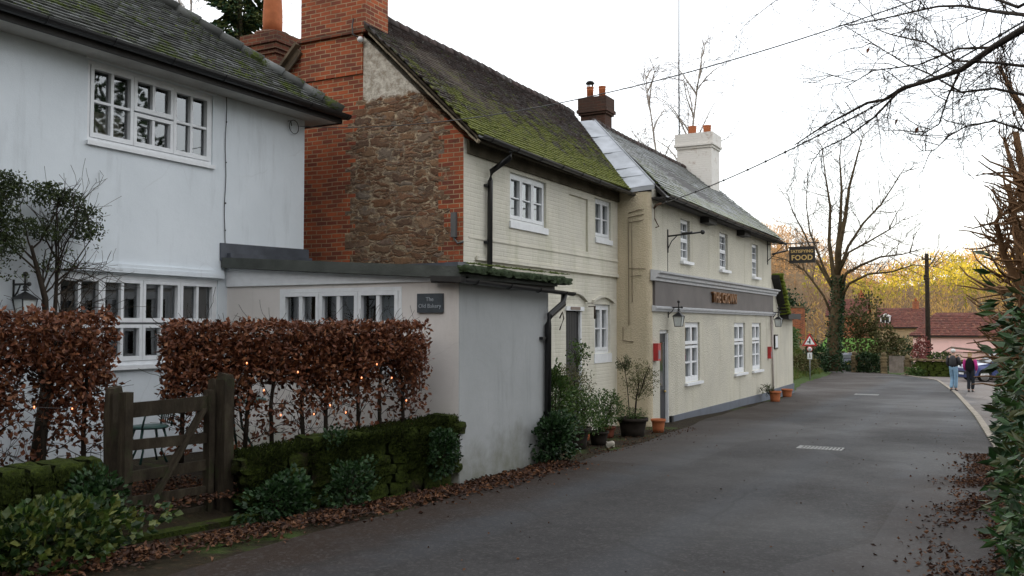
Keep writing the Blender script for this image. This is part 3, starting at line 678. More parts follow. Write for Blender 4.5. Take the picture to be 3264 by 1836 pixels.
m = MB(); moss_blobs(m, (X0, GY-.1, Z0+.03), (0, 1, 0), ang, 10.6, Lc, 5200, R, lambda u, v: max(0, .35+noise.noise(Vector((u*1.1, v*1.1, 9)))*1.4-v/Lc*.75+(.5 if u < .9 and v > 2 else 0)), (.014, .045), in_co, sagc)
m.build('moss', MOSS, rf)
# verge: mortar fillet and bargeboards on the left slope
m = MB()
for i in range(26):
    t0 = i/26*2.15; t1 = (i+.97)/26*2.15; m.obox(rp(t0-.02, GY-.07, -.075), rp(t1-.02, GY-.07, -.075), .05+.02*R.random(), .06, up=(0, 1, 0))
m.build('verge_mortar', plain('verge_mortar', (.24, .20, .14), .9, .4, 9, .8, 30), co)
m = MB(); m.obox((-10.84, GY-.06, RZ+.04-.74*.957), (-13.2, GY-.06, 4.18), .05, .16, up=(0, 0, 1)); m.obox((-10.84, GY-.10, RZ+.14-.74*.957), (-13.2, GY-.10, 4.28), .14, .05, up=(0, 0, 1)); m.build('bargeboard', plain('brown_bargeboard', (.12, .09, .06), .8, .35, 5), co)
# big brick stack
m = MB(); m.box(-10.83, -9.42, GY-.03, 13.08, 6.68, 9.2); m.box(-10.83, -9.47, GY-.028, GY, 5.9, 6.6)
st = m.build('chimney', BRICK, co)
m = MB(); m.box(-10.88, -9.37, GY-.08, 13.13, 6.60, 6.68); m.build('oversailing_course', BRICKD, st)
# small fixings on the gable
m = MB(); m.tube([(-9.62, GY-.09, 6.85), (-9.62, GY-.12, 6.7), (-9.58, GY-.15, 6.55), (-9.45, GY-.12, 6.48)], .012, 6); m.build('cable_hook', IRON, co)
m = MB(); m.ball((-9.46, GY-.1, 6.46), .055, 10); m.build('cable_insulator', plain('white_insulator', (.7, .7, .7), .4), co)
m = MB(); m.tube([rp(2.2-i*.16, GY-.13, .05-.02*sin(i)) for i in range(8)], .009, 5); m.build('cable', BLACK, co)
m = MB(); m.tube([(-7.62, GY-.03, 3.35), (-7.62, GY-.03, 2.98), (-7.55, GY-.04, 2.9), (-7.46, GY-.0, 2.93)], .018, 6); m.box(-7.67, -7.58, GY-.06, GY-.003, 3.0, 3.4); m.build('meter_box', plain('grey_box', (.10, .10, .10), .6), co)
gutter('gutter', (-7.09, GY-.08, 4.60), (-7.09, 19.35, 4.53), .06, co)
m = MB(); m.tube([(-7.09, 13.36, 4.50), (-7.10, 13.36, 4.40), (-7.38, 13.2, 4.16), (-7.40, 13.2, 4.0), (-7.40, 13.18, 2.0)], .047, 10)
for z in (3.9, 2.95): F.box(m, 13.10, 13.27, z, z+.04, .0, .06)
m.build('downpipe', BLACK, co)
m = MB()
for q in (0, 1):
    m.tube([F.p(16.05+q*.0, 1.72+q*.02, .02), F.p(16.05, 1.85, .08), F.p(16.02, 1.72, .12), F.p(16.0, 1.55, .06), F.p(16.05, 1.5, .02)], .012, 6)
m.build('door_lamp_bracket', plain('rusty_iron', (.06, .045, .035), .8), co); m = MB(); m.tube([F.p(17.52, 1.98, .0), F.p(17.52, 1.98, .16)], .01, 5); m.tube([F.p(17.52, 1.98, .14), F.p(17.52, 1.72, .14)], .02, 6); m.tube([F.p(17.4, 2.05, .03), F.p(17.7, 2.05, .03)], .008, 5)
m.build('wall_hook', MATS['rusty_iron'], co)
# ================================================================== bakery outbuilding
ba = thing('outbuilding', 'low flat-roofed white outbuilding with a slate name plaque by the mossy wall', 'outbuilding', (-8.0, 10.5, -.4))
F = Fr('Y', 9.84); EWN = (-8.92, -6.84, 1.02, 2.10)
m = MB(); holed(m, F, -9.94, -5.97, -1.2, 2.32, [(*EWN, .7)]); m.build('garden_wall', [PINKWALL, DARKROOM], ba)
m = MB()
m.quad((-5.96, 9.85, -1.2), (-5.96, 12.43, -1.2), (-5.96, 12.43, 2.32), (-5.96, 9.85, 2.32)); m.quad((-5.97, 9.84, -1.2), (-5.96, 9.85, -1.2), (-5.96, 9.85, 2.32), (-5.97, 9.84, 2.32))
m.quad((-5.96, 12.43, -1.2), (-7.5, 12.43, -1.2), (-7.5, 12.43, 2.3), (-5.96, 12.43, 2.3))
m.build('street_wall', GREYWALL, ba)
bw = window(ba, F, *EWN, [(0, .333, .52, 1, 2, 1), (.333, .667, .52, 1, 2, 1), (.667, 1, .52, 1, 2, 1), (0, .333, 0, .5, 2, 1), (.333, .667, 0, .5, 2, 1), (.667, 1, 0, .5, 2, 1)], w=-.04, ft=.05, st=.055, bt=.045, sill=(.03, .06, .05))
m = MB(); m.prism([(-9.93, 9.837, 2.155), (-6.10, 9.837, 2.155), (-6.10, 9.837, 2.185), (-9.93, 9.837, 2.425)], (0, -.03, 0)); m.build('fascia', WHITEPAINT, ba)
m = MB()  # felted roof falling gently to the street
def rq(x, y, d=0): return (x, y, 2.56-(x+9.94)*.062+d)
for (x0, x1, y0, y1, a, b) in ((-9.93, -5.80, 9.70, 12.42, -.13, .02),):
    m.add([rq(x0, y0, a), rq(x1, y0, a), rq(x1, y1, a), rq(x0, y1, a), rq(x0, y0, b), rq(x1, y0, b), rq(x1, y1, b), rq(x0, y1, b)], [(0, 3, 2, 1), (4, 5, 6, 7), (0, 1, 5, 4), (1, 2, 6, 5), (2, 3, 7, 6), (3, 0, 4, 7)])
FELT = plain('roofing_felt', (.075, .082, .075), .8, .3, 3, .6, 35)
rr_ = m.build('roof', FELT, ba)
m = MB(); m.obox((-9.925, 9.68, 2.66), (-9.925, 11.6, 2.70), .03, .26); m.obox((-9.9, 9.80, 2.60), (-9.9, 11.6, 2.64), .12, .09)
m.box(-10.7, -7.40, 12.40, 12.435, 2.30, 2.60); m.box(-7.60, -7.36, 12.1, 12.44, 2.36, 2.58); m.build('flashing', plain('dark_lead', (.07, .078, .095), .5, .3, 3, .3, 10), rr_)
m = MB()      # mossy rounded street edge
for i in range(26):
    y = 9.74+i*.118; m.stone((-5.78+.012*sin(i*2), y, 2.29+.008*sin(i*3.1)-i*.0012), .16, .25, .10, R, 0, 3, .3)
m.build('mossy_edge', plain('moss_covered_felt', (.035, .05, .025), .95, .5, 9, 1.0, 45), rr_)
m = MB(); moss_blobs(m, (-5.86, 9.7, 2.355), (0, 1, 0), (1, 0, 0), 3.0, .15, 260, R, lambda u, v: 1, (.015, .035)); m.build('moss', MOSS, rr_)
gutter('gutter', (-5.78, 9.62, 2.17), (-5.78, 12.95, 2.10), .055, ba)
m = MB(); m.box(-6.30, -5.80, 9.70, 9.80, 2.13, 2.20); m.obox((-6.3, 9.74, 2.19), (-5.80, 9.66, 2.16), .09, .07); m.box(-5.955, -5.86, 9.8, 12.45, 2.13, 2.20); m.build('dark_eaves_strip', BLACKWOOD, ba)
m = MB(); m.tube([(-5.78, 12.62, 2.06), (-5.79, 12.6, 1.92), (-5.88, 12.32, 1.74), (-5.90, 12.30, 1.60), (-5.90, 12.28, .0)], .052, 10); m.box(-5.96, -5.90, 12.12, 12.24, 1.38, 1.42); m.build('downpipe', BLACK, ba)
# name plaque
def text_mesh(txt, size, ext, align='CENTER', space=1.0, shear=0.0, bold=0.0):
    c = bpy.data.curves.new('lettering', 'FONT'); c.body = txt; c.size = size; c.extrude = ext; c.align_x = align; c.align_y = 'CENTER'; c.space_character = space; c.offset = bold; c.resolution_u = 3
    o = bpy.data.objects.new('lettering', c); COL.objects.link(o); bpy.context.view_layer.update()
    me = bpy.data.meshes.new_from_object(o.evaluated_get(bpy.context.evaluated_depsgraph_get())); bpy.data.objects.remove(o)
    return me
def lettering(txt, size, ext, loc, rot, mat, parent, scale=(1, 1, 1), **k):
    me = text_mesh(txt, size, ext, **k); me.materials.clear(); me.materials.append(mat)
    o = bpy.data.objects.new('lettering', me); COL.objects.link(o)
    M_ = Matrix.LocRotScale(Vector(loc), Euler(rot), Vector(scale)); me.transform(M_)
    o.parent = parent
    if parent.type == 'EMPTY': o.matrix_parent_inverse = Matrix.Translation(-parent.location)
    return o
sg = thing('name_plaque', 'slate plaque reading The Old Bakery beside the three white casements', 'plaque', (-6.385, 9.83, 1.86))
m = MB(); m.box(-6.58, -6.19, 9.805, 9.835, 1.755, 2.0); m.build('slate', plain('dark_slate', (.045, .055, .065), .5, .2, 12, .3, 50), sg)
GREYLET = plain('grey_lettering', (.30, .33, .36), .6)
lettering('The', .075, .002, (-6.385, 9.803, 1.925), (radians(90), 0, 0), GREYLET, sg)
lettering('Old Bakery', .075, .002, (-6.385, 9.803, 1.838), (radians(90), 0, 0), GREYLET, sg)
# ================================================================== public house
pu = thing('public_house', 'cream roughcast public house with a grey slate roof and long sign board', 'pub', (-8.5, 25.5, -.8))
F = Fr('X', -6.7); PY0, PY1 = 19.2, 31.6
PU = [(21.42, 22.20, 3.16, 4.19), (24.98, 25.86, 3.14, 4.18), (28.80, 29.66, 3.12, 4.16)]
PL = [(21.72, 22.98, .17, 1.66), (26.50, 27.80, .17, 1.66), (28.72, 29.94, .16, 1.66)]
PD = (19.80, 20.44, -1.4, 1.48)
m = MB(); holed(m, F, PY0+.12, PY1, -1.6, 4.66, [(*h, .6) for h in PU+PL]+[(*PD, .6)])
m.build('wall', [ROUGH, DARKROOM], pu)
m = MB(); pts = [(-6.7, PY0+.12)]+[(-6.7-.12*(1-cos(t)), PY0+.12-.12*sin(t)) for t in [pi/2*i/5 for i in range(1, 6)]]+[(-8.6, PY0)]
for (a, b), (c, d) in zip(pts, pts[1:]): m.add([(a, b, -1.4), (c, d, -1.4), (c, d, 4.56), (a, b, 4.56)], [(0, 1, 2, 3)], True)
m.add([(-6.95, PY0+.01, 4.56), (-8.6, PY0+.01, 4.56), (-9.4, PY0+.01, 5.9)], [(0, 1, 2)])
m.build('end_wall', ROUGHY, pu)
m = MB(); shell(m, -12.2, -6.71, PY0+.1, PY1, -1.6, 4.5, 'BR'); m.add([(-6.7, PY1, 4.5), (-12.2, PY1, 4.5), (-9.4, PY1, 6.95)], [(0, 1, 2)]); m.build('rear_wall', ROUGH, pu)
for h in PU: window(pu, F, *h, [(0, 1, .5, 1, 2, 2), (0, 1, 0, .5, 2, 2)], w=-.12, ft=.05, st=.04, bt=.022, sill=(.06, .075, .09), curtain=[(0, 1, 0, 1, CURTAIN2)] if False else None)
for h in PL: window(pu, F, *h, [(0, .5, .64, 1, 1, 1), (.5, 1, .64, 1, 1, 1), (0, .5, 0, .62, 1, 2), (.5, 1, 0, .62, 1, 2)], w=-.10, ft=.06, st=.065, bt=.04, sill=(.07, .07, .08), curtain=[(.0, .48, .0, 1, CURTAIN2), (.54, 1, .0, 1, CURTAIN2)])
m = MB(); F.box(m, 19.82, 20.42, -1.0, 1.40, -.12, -.08); F.box(m, 19.9, 20.34, -.5, .0, -.08, -.072); d_ = m.build('door', plain('black_door', (.02, .022, .028), .4), pu)
m = MB(); F.box(m, 19.92, 20.32, .12, 1.2, -.08, -.073); m.build('pane', GLASS, d_)
m = MB(); m.ball(F.p(20.3, .06, -.05), .03, 8); m.build('handle', plain('brass', (.5, .35, .12), .35, metal=1), d_)
m = MB(); F.box(m, 20.40, 20.438, -1.0, 1.40, -.078, -.01); F.box(m, 19.802, 20.438, 1.402, 1.478, -.15, -.05); m.build('door_frame', WHITEPAINT, pu)
PLINTH = plain('grey_blue_plinth', (.10, .115, .145), .6, .15, 3, .3, 40)
m = MB(); vs = []
for y in [20.56+i*.92 for i in range(13)]: vs.append((y, -.53+.012*(20.56-y)*.9))
for (a, za), (b, zb) in zip(vs, vs[1:]): m.prism([F.p(a, -1.6, 0), F.p(b, -1.6, 0), F.p(b, zb, 0), F.p(a, za, 0)], (.045, 0, 0))
m.build('plinth', PLINTH, pu)
m = MB(); F.box(m, 20.45, 20.60, -1.4, -.52, .0, .06); m.build('plinth_end', BLACK, pu)
# sign board with cornice and lower moulding, each run in one profile
def profile(F, prof, u0, u1, mb): mb.prism([F.p(u0, v, w) for (w, v) in prof], Vector(F.p(u1, 0, 0))-Vector(F.p(u0, 0, 0)))
TRIM = plain('grey_white_trim', (.55, .56, .58), .5, .1, 5)
m = MB(); F.box(m, 19.34, 31.58, 2.02, 2.60, .0, .06); sb = m.build('sign_board', plain('taupe_board', (.105, .092, .088), .6, .22, 1.6, .2, 30), pu)
m = MB(); profile(F, [(0, 2.58), (.10, 2.58), (.11, 2.63), (.16, 2.66), (.17, 2.72), (.24, 2.75), (.25, 2.79), (0, 2.83)], 19.2, 31.9, m); m.build('cornice', TRIM, sb)
m = MB(); profile(F, [(0, 1.90), (.06, 1.90), (.08, 1.95), (.11, 1.96), (.12, 2.00), (.0, 2.035)], 19.28, 31.85, m); m.build('moulding', TRIM, sb)
LETB = plain('brown_letter', (.22, .10, .035), .5, .2, 10)
def letters3d(): 
    o = lettering('THE CROWN', .40, .035, F.p(25.1, 2.32, .10), (radians(90), 0, radians(90)), LETB, sb, align='CENTER', space=1.05, bold=.006, scale=(1.0, 1, 1)); return o
letters3d()
# roof of the pub with separate slates
UX0, UZ0 = -6.36, 4.46; SLP = .84; TP = 2.96
def rp2(t, y, d=0): return (UX0-t, y, UZ0+SLP*t+d)
m = MB(); a0, a1 = 19.25, 22.25
m.add([rp2(0, a0), rp2(0, 31.95), rp2(TP, 31.95), rp2(TP, a1), rp2(0, a0, -.1), rp2(0, 31.95, -.1), rp2(TP, 31.95, -.1), rp2(TP, a1, -.1)], [(0, 1, 2, 3), (7, 6, 5, 4), (0, 4, 5, 1), (1, 5, 6, 2), (3, 2, 6, 7), (0, 3, 7, 4)])
m.quad(rp2(TP, a1), rp2(TP, 31.95), (-12.4, 31.95, 4.4), (-12.4, a1, 4.4))
rf = m.build('roof', BLACKWOOD, pu)
Lp = TP*sqrt(1+SLP**2); sagp = lambda u, v: .04*noise.noise(Vector((u*.25, v*.5, 17)))-.05*sin(pi*u/12)*sin(pi*v/Lp)
def in_pu(u, v): return 0 < v < Lp+.05 and .1+(a1-a0)*(v/Lp) < u < 31.97-a0
m = MB(); tiles(m, (UX0, a0, UZ0+.012), (0, 1, 0), (-1, 0, SLP), 45, 22, .185, .29, .016, R, in_pu, .006, sag=lambda u, v: sagp(u, v)+.03); m.build('slates', T_PUB, rf)
m = MB()
for i in range(29):
    y0 = a1+i*.335; m.tube([rp2(TP, y0, .04+sagp(y0-a0, Lp-.2)), rp2(TP, y0+.35, .03+sagp(y0-a0+.35, Lp-.2))], [.11, .10], 8)
m.build('ridge_tiles', T_COT, rf)
m = MB(); moss_blobs(m, (UX0, a0, UZ0+.03), (0, 1, 0), (-1, 0, SLP), 12.4, Lp, 1500, R, lambda u, v: max(0, .25+noise.noise(Vector((u*.9, v*.9, 19)))-v/Lp*.5), (.02, .05), in_pu, sagp); m.build('moss', MOSS, rf)
# lead apron between the two roofs
A0 = Vector((-6.60, 19.22, 4.70)); A1 = Vector(rp2(TP, 22.30, .10)); B0 = Vector((-7.17, 19.16, 4.66)); B1 = Vector((-9.50, 21.75, 6.93)); m = MB(); n = 12; vs = []
for i in range(n+1):
    t = i/n; j = .012*sin(i*2.1)
    a = A0.lerp(A1, t); b = B0.lerp(B1, t)
    vs += [b+Vector((0, -.02, -.12)), b+Vector((0, .0, j)), b.lerp(a, .5)+Vector((0, 0, .01-j)), a+Vector((0, -.03, .0)), a+Vector((0, -.01, .045)), a+Vector((0, .05, .045)), a+Vector((0, .07, 0))]
q = 7; m.add(vs, [(i*q+k, i*q+k+1, (i+1)*q+k+1, (i+1)*q+k) for i in range(n) for k in range(q-1)], False)
m.add([B0+Vector((0, -.01, -.10)), B0+Vector((.02, -.01, .0)), A0+Vector((.02, -.02, 0)), A0+Vector((0, -.02, -.1))], [(0, 1, 2, 3)])
for t in (.13, .24, .47, .72): a = A0.lerp(A1, t)+Vector((0, 0, .012)); b = B0.lerp(B1, t)+Vector((0, 0, .012)); m.tube([b, b.lerp(a, .5), a], .014, 5)
m.build('lead_apron', LEAD, rf)
gutter('gutter', (-6.28, 19.2, 4.45), (-6.28, 32.0, 4.40), .06, pu)
m = MB(); m.box(-6.7, -6.38, 19.3, 31.9, 4.40, 4.44); m.box(-6.4, -6.37, 19.3, 31.95, 4.36, 4.45); m.build('fascia', BLACKWOOD, pu)
for yy in (23.1, 26.9):
    m = MB(); F.box(m, yy, yy+.75, 4.24, 4.40, .0, .24); m.build('eaves_box', BLACKWOOD, pu)
m = MB(); m.tube([(-6.28, 31.95, 4.40), (-6.25, 32.05, 4.15), (-6.55, 31.75, 4.05), (-6.63, 31.5, 4.0)], .035, 8); m.build('swan_neck', BLACK, pu)
# chimneys
m = MB(); bx0, bx1, by0, by1 = -9.05, -8.2, 20.55, 21.25
bx0, bx1, by0, by1 = -9.98, -9.26, 22.9, 23.4
m.box(bx0, bx1, by0, by1, 5.4, 7.36); ch = m.build('chimney', BRICKDD, pu)
m = MB(); m.box(bx0-.05, bx1+.05, by0-.05, by1+.05, 7.36, 7.42); m.box(bx0-.09, bx1+.09, by0-.09, by1+.09, 7.42, 7.51); m.box(bx0-.06, bx1+.06, by0-.06, by1+.06, 7.51, 7.84); m.build('chimney_cap', BRICKDD, ch)
def pot(c, r, h, mat, parent, cowl=False):
    m = MB(); m.lathe([(r*.86, 0), (r*.88, h*.7), (r*.98, h*.74), (r*.9, h*.8), (r*.9, h*.9), (r, h*.92), (r, h), (r*.75, h), (r*.75, h*.8)], c, 16); o = m.build('chimney_pot', mat, parent)
    if cowl:
        k = MB(); z = c[2]+h
        for t in range(5): k.box(c[0]+r*.8*cos(t*1.257)-.01, c[0]+r*.8*cos(t*1.257)+.01, c[1]+r*.8*sin(t*1.257)-.01, c[1]+r*.8*sin(t*1.257)+.01, z, z+.1)
        k.lathe([(r*1.25, z+.10), (r*.9, z+.16), (0, z+.2)], (c[0], c[1], 0), 14); k.build('cowl', BLACK, o)
    return o
pot((-9.80, 23.15, 7.83), .105, .36, TERRA, ch, True); pot((-9.44, 23.15, 7.83), .105, .34, TERRA, ch)
m = MB(); wx0, wx1, wy0, wy1 = -9.25, -8.1, 28.9, 29.7
wx0, wx1, wy0, wy1 = -9.55, -8.35, 30.2, 31.2
m.box(wx0, wx1, wy0, wy1, 5.2, 7.62); ch = m.build('chimney', brick_mat('whitewashed_brick_base'), pu)
WB = G('whitewashed_brick'); p_ = WB.pos(); c_, h__ = brick_nodes(WB, p_, 's'); WB.fin(WB.mix(WB.step(WB.noise(p_, 4, 6, .7), .56, .70), (.74, .72, .68), (.46, .38, .32)), .8, WB.bump(h__, .6, .01)); WBM = WB.m
ch.data.materials[0] = WBM
m = MB(); m.box(wx0-.04, wx1+.04, wy0-.04, wy1+.04, 7.62, 7.70); m.box(wx0-.09, wx1+.09, wy0-.09, wy1+.09, 7.70, 7.78); m.box(wx0-.06, wx1+.06, wy0-.06, wy1+.06, 7.78, 8.14); m.build('chimney_cap', WBM, ch)
pot((-9.15, 30.7, 8.13), .15, .36, TERRA, ch); pot((-8.66, 30.8, 8.13), .15, .36, TERRA, ch)
# far single-storey block with a catslide roof
m = MB(); FF = Fr('X', -6.72)
m.prism([FF.p(31.62, -1.6), FF.p(35.3, -1.6), FF.p(35.3, 1.86), FF.p(33.1, 1.86), FF.p(31.9, 3.15), FF.p(31.62, 3.15)], (-4.5, 0, 0)); fb = m.build('far_wing', ROUGH, pu)
m = MB(); m.prism([FF.p(31.75, 3.30, .25), FF.p(33.15, 1.98, .25), FF.p(33.15, 1.88, .25), FF.p(31.75, 3.17, .25)], (-4.8, 0, 0)); m.prism([FF.p(33.14, 1.99, .28), FF.p(35.45, 2.02, .28), FF.p(35.45, 1.80, .28), FF.p(33.14, 1.80, .28)], (-4.8, 0, 0)); m.build('roof', BLACKWOOD, fb)
m = MB()
for i in range(12):
    t = i/11; m.stone((-6.55, 31.9+t*1.2, 3.28-t*1.25), .4, .2, .16, R, 0, 3, .3)
m.build('moss', plain('bright_moss', (.12, .15, .022), .95, .4, 9, .8, 40), fb)
m = MB(); FF.box(m, 31.75, 35.32, -1.6, -.60, .0, .035); m.build('plinth', PLINTH, fb)
m = MB(); m.tube([(-6.66, 31.42, 1.93), (-6.64, 31.42, -.75)], .035, 8); m.build('downpipe', plain('pale_downpipe', (.45, .40, .37), .5), pu)
# runs of old cable on the corner of the pub
m = MB()
for i, z in enumerate((4.16, 4.06, 3.95)):
    m.tube([(-6.72, 19.42+.02*i, z+.06), (-6.80, 19.22, z), (-6.95, 19.175, z-.02*i), (-7.2, 19.175, z-.06)], .011, 5)
m.tube([(-7.20, 19.17, 4.0-.22*i+.0) for i in range(12)], .012, 5); m.tube([(-7.12, 19.17, 3.9-.3*i) for i in range(7)], .010, 5)
m.tube([(-7.2, 19.17, 2.86), (-6.85, 19.17, 2.84), (-6.68, 19.35, 2.82)], .010, 5); m.tube([(-7.15, 19.17, 2.68), (-6.9, 19.17, 2.70)], .010, 5); m.tube([(-7.34, 19.17, 1.55), (-7.34, 19.17, 1.25), (-7.1, 19.17, 1.22)], .012, 5)
m.build('cable', plain('painted_cable', (.22, .18, .12), .7), pu)
# ================================================================== trees and plants
def grow(mb, p, d, L, r, depth, R, spread=.5, up=.15, segs=4, kids=3, decay=.68, rmin=.004, tips=None, wander=.22, side=None):
    pts = [Vector(p)]; dd = Vector(d).normalized(); rr = [r]
    for i in range(segs):
        dd = (dd+Vector((R.uniform(-1, 1), R.uniform(-1, 1), R.uniform(-1, 1)))*wander+Vector((0, 0, up*.3))).normalized()
        pts.append(pts[-1]+dd*(L/segs)); rr.append(max(rmin, r*(1-.55*(i+1)/segs)))
    n = 7 if r > .08 else (5 if r > .025 else 3)
    mb.tube(pts, rr, n, caps=False)
    if depth <= 0:
        if tips is not None: tips.append(pts[-1])
        return
    for k in range(kids):
        t = R.uniform(.3, 1.0) if k else 1.0; i = min(segs-1, int(t*segs)); q = pts[i].lerp(pts[i+1], t*segs-i)
        ax = Vector((R.uniform(-1, 1), R.uniform(-1, 1), R.uniform(-.4, 1))).normalized(); a = dd.cross(ax)
        if a.length < .05: continue
        nd = (dd*(1-spread*.35)+a.normalized()*spread*R.uniform(.6, 1.3)+Vector((0, 0, up))).normalized()
        grow(mb, q, nd, L*decay*R.uniform(.75, 1.15), max(rmin, rr[i]*.62), depth-1, R, spread, up, max(2, segs-1), kids, decay, rmin, tips, wander)
def twigs_along(mb, pts, R, n, L, r, depth=1, spread=.8, kids=3, up=0.0, rmin=.0022):
    P = [Vector(p) for p in pts]
    for _ in range(n):
        i = R.randrange(len(P)-1); q = P[i].lerp(P[i+1], R.random()); d = (P[i+1]-P[i]).normalized()
        a = d.cross(Vector((R.uniform(-1, 1), R.uniform(-1, 1), R.uniform(-1, 1))))
        if a.length < .05: continue
        nd = (d*R.uniform(.3, 1.0)+a.normalized()*spread)
        grow(mb, q, nd, L*R.uniform(.5, 1.3), r*R.uniform(.6, 1.1), depth, R, .6, up, 4, kids, .6, rmin, None, .28)
# ---- the great bare tree by the lane, built as limbs
R = random.Random(11)
T0 = Vector((-9.9, 66, -1.6))
tr = thing('bare_tree', 'tall leafless tree with ivy up its trunk at the lane bend', 'tree', T0)
m = MB()
trunk = [T0, T0+Vector((.02, 0, 1.5)), T0+Vector((.18, 0, 3.4)), T0+Vector((.35, 0, 5.2)), T0+Vector((.42, 0, 6.6))]
m.tube(trunk, [.58, .43, .38, .35, .30], 12)
tw = MB()
limbs = [([trunk[3], (-9.75, 66, 5.0), (-10.05, 66.2, 7.4), (-9.95, 66.3, 9.8), (-10.3, 66.5, 12.2), (-10.5, 66.6, 14.2)], [.26, .22, .17, .12, .07, .03]),
 ([trunk[4], (-9.35, 66, 7.0), (-8.9, 65.8, 9.0), (-8.6, 65.6, 11.0), (-8.0, 65.5, 13.2), (-7.6, 65.4, 14.6)], [.28, .24, .19, .13, .08, .03]),
 ([trunk[4], (-9.5, 66, 6.6), (-9.3, 66.2, 8.6), (-9.2, 66.4, 11), (-9.3, 66.4, 13.2), (-9.1, 66.4, 15)], [.25, .22, .17, .12, .07, .02]),
 ([trunk[3], (-8.9, 65.7, 5.1), (-7.9, 65.2, 5.6), (-6.6, 64.8, 6.1), (-5.2, 64.4, 6.2), (-3.6, 64, 6.6)], [.19, .15, .12, .09, .06, .02]),
 ([trunk[3]+Vector((0, 0, -.6)), (-8.7, 65.6, 4.4), (-7.4, 65.2, 5.0), (-5.9, 64.9, 5.1), (-4.6, 64.7, 5.5), (-3.2, 64.5, 5.3)], [.16, .13, .1, .08, .05, .02]),
 ([trunk[4], (-8.8, 66.2, 7.0), (-7.8, 66.4, 8.6), (-6.7, 66.6, 9.8), (-5.7, 66.8, 11.4), (-5.2, 67, 12.3)], [.17, .14, .11, .08, .05, .02]),
 ([trunk[3], (-10.3, 66, 5.0), (-11.0, 66.1, 6.2), (-11.7, 66.2, 8.0), (-12.5, 66.3, 9.6), (-13.0, 66.3, 11.4)], [.17, .14, .11, .08, .05, .02]),
 ([trunk[2], (-10.4, 65.8, 3.6), (-11.6, 65.4, 5.4), (-12.9, 65.2, 6.2), (-14.4, 65, 6.6)], [.14, .11, .08, .05, .02]),
 ([trunk[3], (-10.4, 66.1, 5.5), (-11.4, 66.5, 8.2), (-11.6, 66.5, 10), (-11.5, 66.6, 12.6)], [.15, .12, .08, .05, .02]),
 ([trunk[4], (-8.6, 65, 6.5), (-7.2, 64, 7.1), (-5.9, 63, 7.7), (-4.8, 62.4, 8.4)], [.13, .1, .08, .05, .02])]
for P, rr in limbs:
    m.tube(P, [q*.72 for q in rr], 8); twigs_along(tw, P[1:], R, 26, 1.9, .028, 2, .8, 3, .16, .0065)
m.build('trunk', BARKG, tr); tw.build('crown', BARK, tr)
iv = MB()
for _ in range(3800):
    t = R.random()**1.0; i = t*4; k = min(3, int(i)); c = trunk[k].lerp(trunk[k+1], i-k); a = R.uniform(0, 2*pi)
    if a > 2.4 and a < 5.4 and t > .18 and R.random() < .7: continue
    rad = lerp(.54, .36, t)*R.uniform(.85, 1.3); iv.leaf(c+Vector((cos(a)*rad, sin(a)*rad, 0)), .15, .13, R)
iv.build('ivy', IVY, tr)
# ---- pale birches behind the public house
def birch(base, h, lean, label, seed, mat=BIRCH):
    R = random.Random(seed); t = thing('birch_tree', label, 'tree', base); m = MB(); tw = MB(); b = Vector(base)
    P = [b+Vector((lean[0]*(i/6)**1.5*h, lean[1]*(i/6)*h, h*i/6)) for i in range(7)]
    rr = [.13, .11, .095, .075, .055, .035, .012]; m.tube(P, rr, 7)
    for k in range(16):
        f = R.uniform(.4, .97); i = min(5, int(f*6)); q = P[i].lerp(P[i+1], f*6-i); a = R.uniform(0, 2*pi)
        pts = [q]; d = Vector((cos(a)*.6, sin(a)*.6, .9)); L = (1.25-f)*h*.33
        for s in range(5): d = (d+Vector((R.uniform(-.2, .2), R.uniform(-.2, .2), -.10*s+.1))).normalized(); pts.append(pts[-1]+d*L/5)
        m.tube(pts, [.05, .042, .034, .025, .016, .008], 4)
        twigs_along(tw, pts, R, 13, 1.3, .012, 1, .7, 4, -.25, .0055)
    m.build('trunk', mat, t); tw.build('crown', plain('birch_twigs', (.17, .12, .10), .9, .2, 3), t); return t
birch((-14.9, 46, 1.0), 14.5, (-.10, 0), 'pale birch with a leftward lean behind the slate roof', 21)
birch((-14.3, 45, 1.0), 15.0, (.10, 0), 'pale birch leaning right behind the white chimney', 22)
birch((-26.5, 24, 0), 16.0, (.02, 0), 'thin bare birch above the white house roof', 23)
birch((-25.5, 30, 0), 18.0, (.02, 0), 'thin bare birch between the tall pot and the brick stack', 24)
# ---- conifer behind the white house
R = random.Random(31); cb = Vector((-24.8, 25, -.5)); t = thing('conifer_tree', 'dark green conifer rising behind the tall chimney pot', 'conifer', cb)
m = MB(); m.tube([cb, cb+Vector((0, 0, 17))], [.3, .05], 8); m.build('trunk', BARK, t); m = MB()
for _ in range(9000):
    h = R.uniform(9.5, 17.2); rad = (17.8-h)*.26+.3; a = R.uniform(0, 2*pi); lay = .65+.35*sin(h*5.2+a*2); rr_ = rad*lay*R.random()**.4
    m.leaf(cb+Vector((cos(a)*rr_, sin(a)*rr_, h-.25*rr_)), .26, .13, R, Vector((cos(a), sin(a), -.5)).normalized())
m.build('crown', CONIFER, t)
